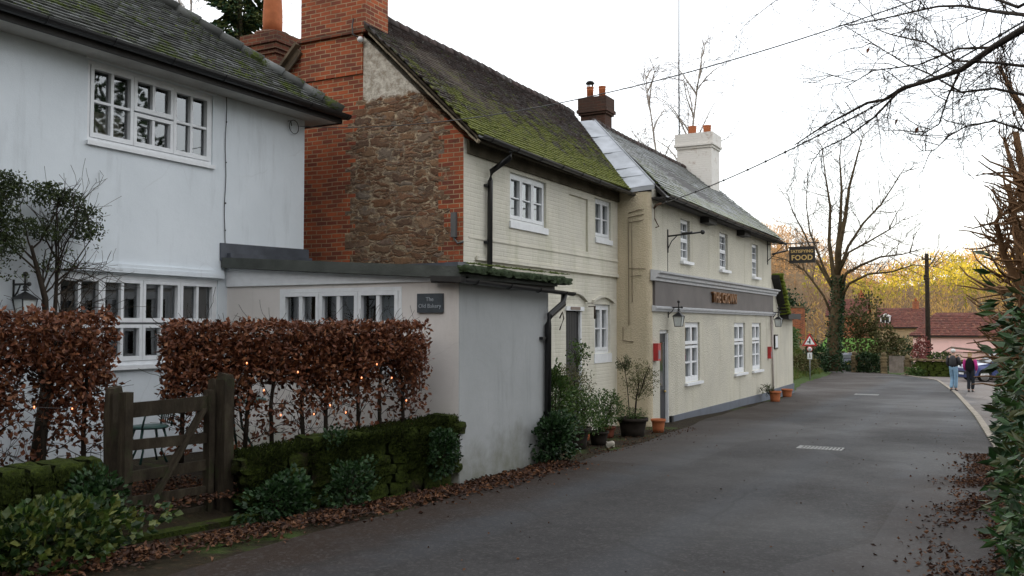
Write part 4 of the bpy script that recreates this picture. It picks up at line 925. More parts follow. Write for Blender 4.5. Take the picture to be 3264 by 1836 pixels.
# ---- overhanging tree at the upper right, trunk beside the hedge
R = random.Random(41); ot = thing('overhanging_tree', 'bare tree at the right edge spreading dark branches over the lane', 'tree', (1.5, 5.0, -.3))
m = MB(); m.tube([(1.5, 5.0, -.5), (1.5, 5.05, 1.2), (1.4, 5.2, 2.6), (1.3, 5.3, 3.6), (1.2, 5.5, 5.0)], [.2, .17, .15, .12, .07], 10); m.build('trunk', BARK, ot)
limbA = [(1.4, 5.2, 2.9), (.9, 5.7, 3.3), (.32, 6.2, 3.43), (.2, 6.6, 3.48), (.03, 7.0, 3.5), (-.18, 7.5, 3.51), (-.42, 8, 3.56), (-.66, 8.4, 3.63), (-.83, 8.7, 3.62), (-1.01, 9, 3.66), (-1.28, 9.4, 3.67), (-1.53, 9.8, 3.66), (-1.76, 10.2, 3.64), (-1.95, 10.5, 3.64)]
limbB = [(1.35, 5.3, 3.3), (.8, 5.9, 3.4), (.34, 6.5, 3.48), (.22, 7, 3.69), (.04, 7.4, 3.87), (-.18, 8, 4.15), (-.37, 8.4, 4.28), (-.58, 8.8, 4.41), (-.97, 9.4, 4.57), (-1.21, 9.8, 4.67), (-1.39, 10, 4.77)]
limbC = [(1.4, 5.2, 2.8), (.9, 5.9, 2.9), (.46, 6.5, 3.1), (.21, 7, 3.34), (.03, 7.3, 3.47), (-.23, 7.6, 3.61), (-.44, 8, 3.87), (-.75, 8.5, 4.14), (-.93, 9, 4.37)]
limbD = [(1.4, 5.3, 2.6), (.8, 6.3, 2.8), (.35, 7, 3.08), (.21, 7.2, 3.19), (.03, 7.5, 3.33), (-.19, 7.8, 3.41), (-.43, 8.2, 3.66), (-.64, 8.6, 3.89), (-.83, 9, 4.13), (-1.28, 9.5, 4.59)]
limbE = [(1.4, 5.3, 2.4), (.8, 6.4, 2.6), (.35, 7, 2.84), (.21, 7.2, 2.94), (.03, 7.5, 3.09), (-.17, 8, 3.18), (-.3, 8.4, 3.17), (-.43, 8.7, 3.13), (-.58, 9, 3.18)]
limbF = [(1.3, 5.4, 3.8), (.8, 6.3, 3.85), (.37, 7, 3.85), (.19, 7.2, 3.81), (-.01, 7.5, 4.03), (-.23, 8, 4.32), (-.76, 9, 4.83), (-1.5, 10, 5.2), (-2.25, 11, 5.49), (-2.73, 11.6, 5.46), (-2.98, 12, 5.45)]
limbH = [limbA[5], (-.28, 7.7, 3.35), (-.36, 8.0, 3.22), (-.52, 8.4, 3.20)]
limbI = [limbA[7], (-.9, 8.6, 3.44), (-1.2, 9.1, 3.40), (-1.5, 9.5, 3.36), (-1.66, 9.8, 3.28)]
limbJ = [limbA[4], (-.2, 7.6, 3.68), (-.5, 8.0, 3.72), (-.9, 8.5, 3.83), (-1.2, 9.0, 3.84)]
lm = MB(); tw = MB()
for P, r0, r1, nt in ((limbA, .036, .006, 40), (limbB, .022, .004, 42), (limbC, .018, .004, 30), (limbD, .017, .004, 34), (limbE, .014, .003, 24), (limbF, .018, .003, 30), (limbH, .010, .004, 10), (limbI, .012, .004, 18), (limbJ, .011, .004, 16)):
    n = len(P); Q = [Vector(p)+Vector((0, 0, .012*sin(i*2.3))) for i, p in enumerate(P)]
    lm.tube(Q, [lerp(r0, r1, (i/(n-1))**.7) for i in range(n)], 7); twigs_along(tw, Q[2:] if n > 6 else Q, R, nt, .42, .0052, 2, .75, 3, .02, .0018)
lb = lm.build('limb', BARKD, ot); tw.build('twigs', BARKD, ot)
lf = MB()
for c in ((-.71, 8.6, 3.42), (-.55, 8.6, 3.33), (-.98, 9.0, 4.2), (-.2, 7.6, 3.5)):
    lf.leaf(Vector(c), .075, .035, R, Vector((-.4, 0, -1)).normalized())
lf.build('dead_leaf', BEECH, ot)
# ---- right hedge: laurel below, dead vine and stubby stems above
R = random.Random(43); he = thing('laurel_hedge', 'glossy green laurel hedge along the right edge of the lane', 'hedge', (.9, 11, -.4))
def lx(y, z):      # how far the face leans to the lane
    return .10+.07*noise.noise(Vector((y*1.1, z*1.6, 2)))*2-.05*sin(z*3)
m = MB()
for i in range(18):
    y = 6.4+i*.6; m.tube([(.75, y, zroad(y)-.05), (.7+R.uniform(-.1, .1), y, .8), (.6+R.uniform(-.2, .2), y+.1, 1.6)], [.04, .03, .012], 5)
twl = []
for _ in range(420):
    y = R.uniform(6.3, 17); z = R.uniform(-.3, 1.6); m.tube([(.65, y, z-.15), (lx(y, z)+.12, y+R.uniform(-.1, .1), z+.1)], [.009, .005], 4, caps=False)
m.build('stem', VINE, he)
m = MB()
for _ in range(11500):
    y = 6.2+11*R.random()**1.3; z = zroad(y)+R.random()*(2.25 if y < 9 else 2.0); q = R.random()**1.8; x = lx(y, z)+q*1.3
    if z > 1.35+.35*noise.noise(Vector((y*2.2, x*2, 5)))+(.35 if y < 8.4 else 0) and R.random() > .25: continue
    if noise.noise(Vector((y*3.2, z*3.2, x*2))) < -.30: continue
    d = Vector((R.uniform(-1.1, .1), R.uniform(-.7, .5), R.uniform(-.6, .7))).normalized()
    k_ = R.choice((.5, .75, 1, 1, 1.1)); m.leaf((x, y, z), R.uniform(.08, .14)*k_, R.uniform(.03, .05)*k_, R, d, .12)
for (x, y, z, dx, dy, dz) in [(-.03, 8, 2.12, -1, -.1, .25), (-.02, 8.1, 2.02, -1, .1, .1), (.0, 8, 1.86, -1, 0, .5), (-.02, 8, 1.70, -1, 0, .2), (.0, 8.1, 1.6, -1, 0, -.15), (0, 8, 1.40, -1, .2, .2), (0, 7.9, 1.3, -1, 0, -.3), (.02, 8, 1.78, -1, 0, -.2), (.02, 7.9, .95, -1, 0, .2), (.03, 7.8, .8, -1, .1, -.2)]:
    for k in range(4): m.leaf((x+R.uniform(0, .06), y+R.uniform(-.05, .05), z+R.uniform(-.03, .03)), .14, .045, R, Vector((dx, dy+R.uniform(-.3, .3), dz+R.uniform(-.3, .3))).normalized(), .1)
m.build('foliage', LAUREL, he)
vt = thing('vine_thicket', 'tangle of brown dead vine stems standing above the laurel hedge', 'vine', (.4, 8.6, 1.2))
m = MB(); VX = .07
stems = [[(.6, 8, -.3), (.40, 8, 1.8), (.34, 8, 2.62), (.20, 8.2, 3.23), (.09, 8.4, 3.51), (.01, 8.6, 3.77)], [(.5, 8, -.3), (.34, 8, 1.6), (.28, 8, 2.11), (.18, 8.1, 2.52), (.08, 8.2, 2.86), (.03, 8.3, 3.1)],
         [(.4, 8.5, -.3), (.2, 8.5, 1.4), (.12, 8.5, 1.92), (.01, 8.4, 2.17), (-.04, 8.3, 2.43), (.02, 8.3, 2.55)], [(.5, 9, -.3), (.3, 9, 1.5), (.15, 8.8, 2.0), (.10, 8.8, 2.5), (.06, 8.8, 2.8)], [(.7, 9.4, -.3), (.3, 9.3, 2.0), (.2, 9.2, 2.8), (.13, 9.1, 3.3)]]
stems = [[(x+VX, y, z) for x, y, z in P] for P in stems]
for i, P in enumerate(stems): m.tube(P, [.05, .042, .034, .028, .02, .012][:len(P)], 7)
st_ = m.build('stem', VINE, vt); m = MB()
for i, P in enumerate(stems): twigs_along(m, P[1:], R, 60, .15, .007, 2, .9, 2, .5, .0022)
for _ in range(300):
    c = Vector((R.uniform(.12, .62), R.uniform(7.6, 9.6), R.uniform(1.1, 2.75)))
    pts = [c]; d = Vector((R.uniform(-1, .6), R.uniform(-.6, .6), R.uniform(-.4, 1))).normalized()
    for s in range(5): d = (d+Vector((R.uniform(-.5, .4), R.uniform(-.4, .4), R.uniform(-.3, .5)))).normalized(); pts.append(pts[-1]+d*.09)
    m.tube(pts, [.013, .012, .010, .008, .006, .004], 4, caps=False)
for _ in range(110):
    c = Vector((R.uniform(.06, .6), R.uniform(7.8, 9.4), R.uniform(1.7, 3.3))); 
    if c.x < .10*(c.z-1.7): continue
    d = Vector((R.uniform(-1, .3), R.uniform(-.5, .5), R.uniform(-.2, .8))).normalized(); m.tube([c, c+d*.1+Vector((0, 0, .01)), c+d*.2+Vector((0, 0, .04))], [.005, .004, .002], 3, caps=False)
m.build('twigs', VINE, vt)
# ================================================================== garden wall, hedges, gate
def stone_wall(mb, a, b, z0f, z1f, thick, R, sw=.24, sh=.13, back=None):
    a = Vector((*a, 0)); b = Vector((*b, 0)); L = (b-a).length; d = (b-a)/L; n = Vector((d.y, -d.x, 0)); rot = atan2(d.y, d.x)
    k = 0; zz = 0
    zb = min(z0f(0), z0f(1)); zt = max(z1f(0), z1f(1)); z = zb-.1
    while z < zt:
        u = -R.random()*sw; h = sh*R.uniform(.8, 1.25)
        while u < L:
            w = sw*R.uniform(.6, 1.5); c = u+w/2; t = max(0, min(1, c/L))
            if 0 <= c <= L+.05 and z+h*.4 < z1f(t) and z+h > z0f(t)-.12:
                for s in (0, 1):
                    p = a+d*c+n*(-thick*(.25+.5*s))+n*R.uniform(-.02, .02); mb.stone((p.x, p.y, z+h/2), w*1.03, thick*.56, h*1.08, R, rot, 3, .2)
            u += w
        z += h*.93
MOSSY = G('mossy_stone'); p_ = MOSSY.pos(); n1_ = MOSSY.noise(p_, 3.2, 6, .65); n2_ = MOSSY.noise(p_, 30, 4, .7)
MOSSY.fin(MOSSY.mix(MOSSY.step(n1_, .32, .46), (.03, .022, .014), MOSSY.mix(MOSSY.step(n2_, .35, .65), (.018, .028, .005), (.055, .075, .010))), .95, MOSSY.bump(n2_, 1.0, .04)); MOSSY = MOSSY.m
DRYST = plain('lichened_sandstone', (.15, .115, .065), .9, .45, 2.5, .8, 14)
R = random.Random(51)
gw = thing('mossy_wall', 'low stone garden wall thick with moss, right of the gate', 'wall', (-6.3, 8.3, -.4))
wa, wb_ = (-6.72, 6.95), (-5.95, 9.80)
ztop = lambda t: lerp(.24, .42, t)
m = MB(); stone_wall(m, wa, wb_, lambda t: -.42, ztop, .38, R); m.build('stonework', MOSSY, gw)
m = MB()
wv = Vector((wb_[0]-wa[0], wb_[1]-wa[1], 0)); wn_ = Vector((wv.y, -wv.x, 0)).normalized()
for _ in range(26000):
    t = R.random(); top = R.random() < .55
    p = Vector((*wa, 0))+wv*t
    if top: p += wn_*(-R.uniform(-.04, .42)); z = ztop(t)+R.uniform(-.05, .04)
    else: p += wn_*R.uniform(-.02, .05); z = lerp(-.3, ztop(t), R.random()**.6)
    if noise.noise(Vector((t*7, z*4, 3 if top else 0))) < (-.5 if top else -.25): continue
    m.leaf((p.x, p.y, z), R.uniform(.025, .05), .014, R, Vector((R.uniform(-.5, .5)+wn_.x*.4, R.uniform(-.5, .5)+wn_.y*.4, R.uniform(.1, 1))).normalized())
m.build('moss', MOSSD, gw)
gw2 = thing('mossy_wall', 'low mossy stone wall left of the gate below the beech hedge', 'wall', (-7.4, 5.0, -.3))
m = MB(); stone_wall(m, (-7.35, 3.4), (-7.20, 5.55), lambda t: -.35, lambda t: .30, .38, R); m.build('stonework', MOSSY, gw2)
m = MB()
for _ in range(9000):
    y = R.uniform(3.9, 5.6); top = R.random() < .6; m.leaf((-7.25-R.uniform(-.05, .4) if top else -7.19+R.uniform(-.03, .03), y, .29+R.uniform(-.04, .03) if top else R.uniform(-.2, .3)), .03, .012, R, Vector((R.uniform(-.5, .8), R.uniform(-.5, .5), 1)).normalized())
m.build('moss', MOSSD, gw2)
def beech_hedge(label, a, b, thick, zb, zt, nl, seed, stems, rag=.05, lowcut=1.0):
    R = random.Random(seed); a = Vector(a); b = Vector(b); L = (b-a).length; d = (b-a)/L; n = Vector((-d.y, d.x, 0))
    t = thing('beech_hedge', label, 'hedge', ((a.x+b.x)/2, (a.y+b.y)/2, zb), 0, 'clipped beech hedges in the front garden')
    for i in range(stems):
        u = (i+.5)/stems*L+R.uniform(-.05, .05); p = a+d*u; m = MB()
        P = [p+Vector((0, 0, zb-.1)), p+d*R.uniform(-.04, .04)+Vector((0, 0, lerp(zb, zt, .35))), p+d*R.uniform(-.07, .07)+n*R.uniform(-.05, .05)+Vector((0, 0, lerp(zb, zt, .65))), p+d*R.uniform(-.1, .1)+Vector((0, 0, zt-.08))]
        m.tube(P, [.028, .023, .017, .007], 6); twigs_along(m, P, R, 34, .30, .007, 1, .9, 3, .12, .0025); m.build('trunk', BARKD, t)
    m = MB(); k = 0
    while k < nl:
        u = R.uniform(-.04, L+.04); v = R.random(); z = lerp(zb, zt, v); w = R.uniform(-.5, .5)*thick
        h = noise.noise(Vector((u*2.6+seed, z*3.0, w*2)))
        dens = ss(.22, .80, v)*1.0+.13
        dens *= (1 if h > .10-.70*v else .05)
        if v < .30: dens *= lowcut
        if R.random() > dens: continue
        bul = 1+.25*noise.noise(Vector((u*2, z*2, seed))); ed = .05*noise.noise(Vector((u*4, seed, 1)))
        p = a+d*u+n*(w*bul)+Vector((0, 0, z+ed+(rag*R.random() if v > .93 else 0)))
        m.leaf(p, R.uniform(.045, .085), R.uniform(.028, .05), R, None, .18); k += 1
    m.build('foliage', BEECH, t); return t
beech_hedge('long copper beech hedge between the gate and the outbuilding', (-7.78, 6.85, 0), (-6.28, 9.42, 0), .50, .22, 1.60, 16500, 61, 9)
beech_hedge('dense copper beech hedge at the left edge beside the gate', (-8.9, 3.6, 0), (-8.02, 6.28, 0), .62, -.1, 1.70, 15000, 62, 7, lowcut=.8)
# fairy lights threaded through the hedges
FL = G('fairy_bulb'); FL.put(FL.b, 'Emission Color', (1, .20, .015)); FL.put(FL.b, 'Emission Strength', 1.6); FL = FL.m
R = random.Random(63)
def fairy(label, a, b, n, z0, z1, off):
    t = thing('fairy_lights', label, 'fairy lights', ((a[0]+b[0])/2, (a[1]+b[1])/2, z1), 0, 'warm fairy lights in the beech hedges'); pts = []
    for i in range(n):
        f = (i+.5)/n; pts.append(Vector((lerp(a[0], b[0], f)+off[0], lerp(a[1], b[1], f)+off[1], R.uniform(z0, z1))))
    w = MB(); w.tube(pts, .003, 4); w.build('wire', BLACK, t)
    for p in pts: m = MB(); m.ball(p, .0085, 8, (1, 1, 1.5)); m.build('bulb', FL, t)
fairy('string of tiny orange lights in the long beech hedge', (-7.6, 7.1), (-6.35, 9.2), 13, .55, 1.25, (.24, -.16))
fairy('few tiny orange lights in the left beech hedge', (-8.5, 4.7), (-8.1, 6.0), 4, .6, 1.3, (.30, -.05))
# gate
gt = thing('wooden_gate', 'weathered five-bar wooden garden gate with a diagonal brace', 'gate', (-7.1, 6.3, -.3))
def post(label, x, y, w, z0, z1, seed, nm='gate_post'):
    R = random.Random(seed); m = MB(); b = .02
    vs = []; zz = [z0, lerp(z0, z1, .4), lerp(z0, z1, .8), z1-.06, z1]
    for i, z in enumerate(zz):
        s = w/2*(1 if i < 4 else .72); s += R.uniform(-.004, .004)
        for (a, c) in ((-1, -1), (1, -1), (1, 1), (-1, 1)): vs.append((x+a*s+R.uniform(-.003, .003), y+c*s+R.uniform(-.003, .003), z+(R.uniform(-.02, .02) if i == 4 else 0)))
    fs = [(i*4+k, i*4+(k+1) % 4, (i+1)*4+(k+1) % 4, (i+1)*4+k) for i in range(4) for k in range(4)]+[(16, 17, 18, 19)]
    m.add(vs, fs); o = m.build(nm, WOOD); tag(o, label, 'post'); return o
post('square oak gate post at the left, by the smaller beech hedge', -7.50, 5.98, .12, -.7, 1.00, 1)
post('taller oak gate post on the right, against the mossy wall', -6.98, 6.90, .125, -.7, 1.10, 2)
post('thin oak clapping post just behind the right gate post', -7.18, 6.93, .08, -.7, 1.04, 3)
ga, gb = Vector((-7.18, 5.80, 0)), Vector((-7.04, 6.80, 0)); gd = gb-ga
def gp_(t, z, w=0): q = ga+gd*t; return Vector((q.x+w, q.y, z))
m = MB(); m.obox(gp_(.05, -.36), gp_(.05, .97), .10, .085, up=(0, 1, 0)); m.build('hanging_stile', WOOD, gt)
m = MB(); m.obox(gp_(.95, -.34), gp_(.95, .94), .085, .07, up=(0, 1, 0)); m.build('closing_stile', WOOD, gt)
for i, (z, h) in enumerate(((.81, .14), (.46, .10), (.19, .10), (-.07, .10), (-.27, .11))):
    m = MB(); m.obox(gp_(.10, z+.012*(1 if i % 2 else -1)), gp_(.915, z), .035, h); m.build('rail', WOOD, gt)
m = MB(); m.obox(gp_(.16, -.30, .03), gp_(.86, .76, .03), .022, .10, up=(1, 0, 0)); m.build('brace', WOOD, gt)
for z in (.46, .19, -.07):
    m = MB(); t_ = .16+.7*(z+.30)/1.06; m.ball(gp_(t_, z, .045), .012, 6); m.build('bolt', IRON, gt)
m = MB(); m.obox((-6.78, 5.55, -.335), (-6.62, 6.95, -.36), .16, .12); o = m.build('kerb_timber', MOSSY); tag(o, 'mossy timber sill laid in front of the gate', 'sill')
# fallen leaves and ground litter
def litter(name, n, fn, seed, L=(.03, .07), kind='stuff', mat=LITTER):
    R = random.Random(seed); m = MB()
    for _ in range(n):
        p = fn(R)
        if p is None: continue
        m.leaf(p, R.uniform(*L), R.uniform(L[0]*.7, L[1]*.65), R, Vector((R.uniform(-1, 1), R.uniform(-1, 1), R.uniform(-.12, .3))).normalized(), .3)
    o = m.build(name, mat); o['kind'] = kind; return o
def f1(R):
    y = R.uniform(4.2, 12.4)
    if noise.noise(Vector((y*1.7, 1, 1)))+R.uniform(-.5, .5) < -.15: return None
    a = pl([(-6.6, 4), (-6.15, 7), (-5.85, 9.7), (-5.85, 12.4)], y); x = a+abs(R.gauss(0, .24)); return (x, y, zroad(y)+.04+R.random()*.025)
litter('fallen_leaves', 9000, f1, 71, (.03, .08))
litter('fallen_leaves', 2600, lambda R: (R.uniform(-8.6, -6.8), R.uniform(5.4, 7.4), gz(-7.6, 6.3)+R.uniform(.0, .05)), 72)
def f3(R):
    y = R.uniform(5, 17); x = .12-abs(R.gauss(0, .31))
    if noise.noise(Vector((x*2.2, y*1.3, 4)))+R.uniform(-.4, .4) < .0: return None
    return (x, y, zroad(y)+.035+R.random()*.02)
litter('fallen_leaves', 13000, f3, 73, (.025, .065))
litter('fallen_leaves', 260, lambda R: (lambda y, x: (x, y, zroad(y)+.04))(R.uniform(5, 30), R.uniform(-6, 0)), 74, (.015, .04))
def f5(R):
    y = R.uniform(12.6, 19); x = R.uniform(-7.3, -5.5); return (x, y, max(gz(x, y), zroad(y)-.02)+R.random()*.02+(.03 if x > -5.8 else 0))
litter('fallen_leaves', 1500, f5, 75, (.02, .05))
# ivy and leafy clumps: each its own plant
def clump(label, c, rad, n, mat, seed, L=(.05, .09), name='ivy_plant', cat='ivy', flat=None, stems=5, group=None):
    R = random.Random(seed); c = Vector(c); t = thing(name, label, cat, (c.x, c.y, c.z-rad[2]), 0, group); m = MB()
    for i in range(stems):
        e = c+Vector((R.uniform(-.7, .7)*rad[0], R.uniform(-.7, .7)*rad[1], R.uniform(.0, .8)*rad[2])); m.tube([(c.x, c.y, c.z-rad[2]), (c+e)/2+Vector((0, 0, -.05)), e], [.008, .006, .004], 4, caps=False)
    m.build('stem', BARKD, t); m = MB(); k = 0
    while k < n:
        v = Vector((R.uniform(-1, 1), R.uniform(-1, 1), R.uniform(-1, 1)))
        if v.length > 1 or v.length < .15: continue
        if R.random() > .25+v.length*.8: continue
        p = Vector((v.x*rad[0], v.y*rad[1], v.z*rad[2])); p *= 1+.75*noise.noise(p*3.2/max(rad)*.5+Vector((seed, 0, 0)))+.3*noise.noise(p*7+Vector((seed, 3, 0)))
        if noise.noise((p+c)*6) < -.28: continue
        d = (v+Vector((R.uniform(-.7, .7), R.uniform(-.7, .7), R.uniform(-.4, .7)))).normalized()
        m.leaf(c+p, R.uniform(*L), R.uniform(L[0], L[1])*.8, R, d, .15); k += 1
    m.build('foliage', mat, t); return t
clump('large clump of light green leaves filling the bottom left corner', (-6.72, 4.55, -.16), (.42, 1.0, .30), 4200, BRIGHTLEAF, 81, (.05, .10), 'leafy_plant', 'plant')
clump('dark ivy over the left wall beside the gate', (-7.02, 5.40, .06), (.18, .30, .24), 800, IVY, 82, (.04, .07))
clump('ivy clump at the wall foot right of the gate', (-6.32, 7.05, -.12), (.22, .40, .26), 1300, IVY, 83, (.04, .075))
clump('ivy clump halfway along the mossy wall foot', (-6.14, 7.85, -.12), (.18, .34, .26), 1000, IVY, 84, (.035, .065))
clump('ivy hanging over the wall end at the outbuilding corner', (-5.90, 9.40, .05), (.14, .26, .30), 900, IVY, 85, (.035, .065))
clump('small ivy tuft on top of the mossy wall', (-6.45, 8.0, .36), (.12, .2, .1), 200, IVY, 86, (.035, .06))
clump('dark ivy bush around the foot of the black downpipe', (-5.78, 12.2, -.05), (.26, .40, .40), 2000, IVY, 87, (.045, .08))
clump('tall green creeper climbing beside the black downpipe', (-6.1, 12.95, .25), (.20, .24, .85), 2200, GARDENLEAF, 88, (.04, .075), 'creeper', 'creeper', stems=9)
# climbing shrub on the white house
R = random.Random(91); sh = thing('climbing_shrub', 'wiry climbing shrub trained up the white house wall at the left edge', 'shrub', (-9.6, 6.7, 0))
m = MB()
base = [(-9.65, 6.62, -.1), (-9.62, 6.75, 1.0), (-9.62, 6.72, 1.9), (-9.65, 6.55, 2.5)]; base2 = [(-9.68, 6.75, -.1), (-9.66, 6.86, 1.3), (-9.68, 6.9, 2.1), (-9.7, 6.9, 2.6)]
m.tube(base, [.05, .045, .035, .02], 6); m.tube(base2, [.035, .03, .02, .01], 6)
for P in (base, base2):
    for k in range(12):
        i = R.choice((1, 2, 2)); q = Vector(P[i]).lerp(Vector(P[i+1]), R.random()); grow(m, q, Vector((R.uniform(-.1, .35), R.uniform(-.9, .9), R.uniform(.3, 1))), R.uniform(.45, .75), .014, 2, R, .7, .15, 4, 3, .62, .0025)
for k in range(9):
    grow(m, Vector((-9.66, 6.95, R.uniform(1.7, 2.7))), Vector((.15, .9, R.uniform(-.3, .5))), R.uniform(.35, .6), .009, 1, R, .6, 0, 4, 3, .6, .0025)
m.build('stem', BARKD, sh); m = MB(); k = 0
while k < 11000:
    v = Vector((R.uniform(-.1, .30), R.uniform(-1, 1), R.uniform(-1, 1)))
    r2 = (v.y**2+v.z**2)
    if r2 > 1: continue
    y = 6.30+v.y*1.15; z = 2.68+v.z*.60
    if z < 2.35+.25*max(0, y-6.2) and R.random() > .15: continue
    if noise.noise(Vector((y*5, z*5, 0))) < .02 and y > 6.3: continue
    if R.random() > .55+.45*max(0, v.z): continue
    m.leaf((-9.72+v.x, y, z), R.uniform(.03, .06), .022, R); k += 1
m.build('foliage', SHRUB, sh)
# wall lantern on the white house
def lantern(label, top, s, arm_from, wallside, name='wall_lantern', glow=False):
    x, y, z = top; t = thing(name, label, 'lantern', top); m = MB()
    h = .30*s; wt = .095*s; wb = .068*s
    m.lathe([(.012*s, z), (.03*s, z-.02*s), (.02*s, z-.05*s), (.05*s, z-.07*s)], (x, y, 0), 8)
    zt = z-.07*s; zr = zt-.10*s; zb = zr-.21*s
    m.add([(x, y, zt)]+[(x+a*wt*1.2, y+b*wt*1.2, zr) for a, b in ((-1, -1), (1, -1), (1, 1), (-1, 1))], [(0, 1, 2), (0, 2, 3), (0, 3, 4), (0, 4, 1), (1, 2, 3, 4)])
    for a, b in ((-1, -1), (1, -1), (1, 1), (-1, 1)): m.tube([(x+a*wt, y+b*wt, zr), (x+a*wb, y+b*wb, zb)], .008*s, 4)
    m.box(x-wb*1.1, x+wb*1.1, y-wb*1.1, y+wb*1.1, zb-.015*s, zb); m.build('lantern_cage', IRON, t)
    g_ = MB(); q = [(x+a*wt*.93, y+b*wt*.93, zr) for a, b in ((-1, -1), (1, -1), (1, 1), (-1, 1))]+[(x+a*wb*.93, y+b*wb*.93, zb) for a, b in ((-1, -1), (1, -1), (1, 1), (-1, 1))]
    g_.add(q, [(0, 1, 5, 4), (1, 2, 6, 5), (2, 3, 7, 6), (3, 0, 4, 7)]); g_.build('pane', plain('frosted_pane', (.60, .64, .63), .25), t)
    a = MB(); ax, ay, az_ = arm_from; a.tube([(ax, ay, az_), (x, y, az_), (x+(x-ax)*.28, y+(y-ay)*.28, az_)], .014*s, 6); a.ball((x+(x-ax)*.32, y+(y-ay)*.32, az_), .028*s, 8)
    a.tube([(x, y, z-.01), (x, y, az_+.10*s)], .014*s, 6); a.ball((x, y, az_+.12*s), .032*s, 8)
    a.tube([(ax, ay, az_+.06*s), (ax, ay, az_-.22*s)], .013*s, 5); a.tube([(ax, ay, az_-.16*s), (lerp(ax, x, .35), lerp(ay, y, .35), az_-.09*s), (lerp(ax, x, .6), lerp(ay, y, .6), az_)], .010*s, 5)
    a.build('bracket', IRON, t); return t
lantern('black wall lantern on a scrolled bracket over the black door', (-6.44, 20.4, 1.98), 1.08, (-6.69, 20.4, 2.0), 1)
lantern('black wall lantern at the far corner by the pale downpipe', (-6.46, 31.5, 1.98), 1.15, (-6.64, 31.5, 2.02), 1)
lantern('black lantern on the white house wall beneath the climbing shrub', (-9.72, 6.54, 2.05), .95, (-9.93, 6.54, 2.06), 1)
# ================================================================== signs, brackets, boxes
F = Fr('X', -6.7)
IRONB = IRON
t = thing('hanging_sign', 'black hanging board reading SATISFYING FOOD on an iron arm at the pub corner', 'sign', (-6.7, 31.0, 4.3))
m = MB(); m.tube([(-6.7, 31, 4.30), (-5.08, 31, 4.295)], .018, 6); m.tube([(-6.7, 30.95, 3.72), (-6.1, 31, 4.28)], .014, 6); m.tube([(-6.69, 31, 4.42), (-6.69, 31, 3.62)], .018, 6)
m.tube([(-5.93, 31, 4.29), (-5.93, 31, 4.18)], .008, 4); m.tube([(-5.20, 31, 4.29), (-5.20, 31, 4.18)], .008, 4); m.ball((-5.05, 31, 4.295), .035, 8); m.build('arm', IRON, t)
m = MB(); m.box(-5.98, -5.15, 30.98, 31.02, 3.64, 4.18); b_ = m.build('board', plain('black_board', (.014, .013, .012), .5), t)
m = MB(); m.box(-5.99, -5.14, 30.972, 31.028, 4.15, 4.185); m.box(-5.99, -5.14, 30.972, 31.028, 3.635, 3.66); m.build('moulding', plain('black_moulding', (.03, .027, .022), .45), b_)
GOLD = plain('gold_lettering', (.55, .38, .14), .45)
lettering('SATISFYING', .135, .003, (-5.565, 30.975, 4.02), (radians(90), 0, 0), GOLD, b_, space=1.02, bold=.003)
lettering('FOOD', .235, .003, (-5.565, 30.975, 3.81), (radians(90), 0, 0), GOLD, b_, space=1.05, bold=.006)
t = thing('sign_bracket', 'empty black iron sign bracket ending in a ball, first floor of the pub', 'bracket', (-6.7, 20.4, 3.7))
m = MB(); m.tube([(-6.69, 20.4, 3.66), (-5.88, 20.4, 3.72)], .020, 6); m.tube([(-6.35, 20.4, 3.70), (-6.1, 20.4, 3.72)], .032, 6); m.ball((-5.86, 20.4, 3.72), .055, 10); m.build('arm', IRON, t)
m = MB(); m.tube([(-6.69, 20.4, 3.82), (-6.69, 20.4, 3.28)], .018, 5); m.tube([(-6.69, 20.4, 3.36), (-6.6, 20.4, 3.54), (-6.45, 20.4, 3.68)], .012, 5); m.tube([(-6.695, 20.4, 3.3), (-6.695, 20.4, 2.84)], .008, 4); m.build('wall_plate', IRON, t)
REDP = plain('red_paint', (.42, .03, .03), .4)
def redbox(label, y, z, h, w, grp='red boxes on the pub wall'):
    t = thing('wall_box', label, 'box', (-6.7, y, z), 0, grp)
    m = MB(); F.box(m, y-w/2, y+w/2, z, z+h, .002, .11); F.box(m, y-w/2-.01, y+w/2+.01, z+h, z+h+.015, .002, .125); m.build('casing', REDP, t)
    m = MB(); F.box(m, y-w/2+.03, y+w/2-.03, z+.04, z+h*.62, .111, .116); m.build('notice', plain('grey_notice', (.25, .2, .22), .6), t); return t
redbox('red box on the wall just left of the black pub door', 19.45, .80, .37, .20)
redbox('red box beside the pale downpipe at the far end of the pub', 30.95, .47, .38, .16)
t = thing('menu_frame', 'narrow black menu frame with white paper on the far wing', 'frame', (-6.7, 32.2, 1.0))
m = MB(); F.box(m, 31.95, 32.45, .76, 1.26, -.015, .03); m.build('frame', BLACK, t); m = MB(); F.box(m, 32.0, 32.40, .81, 1.21, .031, .034); m.build('paper', WHITEPAINT, t)
# aerial mast behind the chimneys
t = thing('aerial_mast', 'very tall thin aerial pole strapped to the white chimney', 'mast', (-9.75, 31.1, 6))
m = MB(); m.tube([(-9.75, 31.1, 5.5), (-9.75, 31.1, 10), (-9.70, 31.1, 16)], [.028, .024, .014], 6); m.build('pole', IRON, t)
m = MB(); m.tube([(-9.75, 31.1, 7.4), (-9.5, 31.0, 7.4)], .015, 5); m.tube([(-9.75, 31.1, 6.7), (-9.5, 31.0, 6.7)], .015, 5); m.box(-9.80, -9.70, 31.05, 31.15, 7.35, 7.75); m.build('bracket', IRON, t)
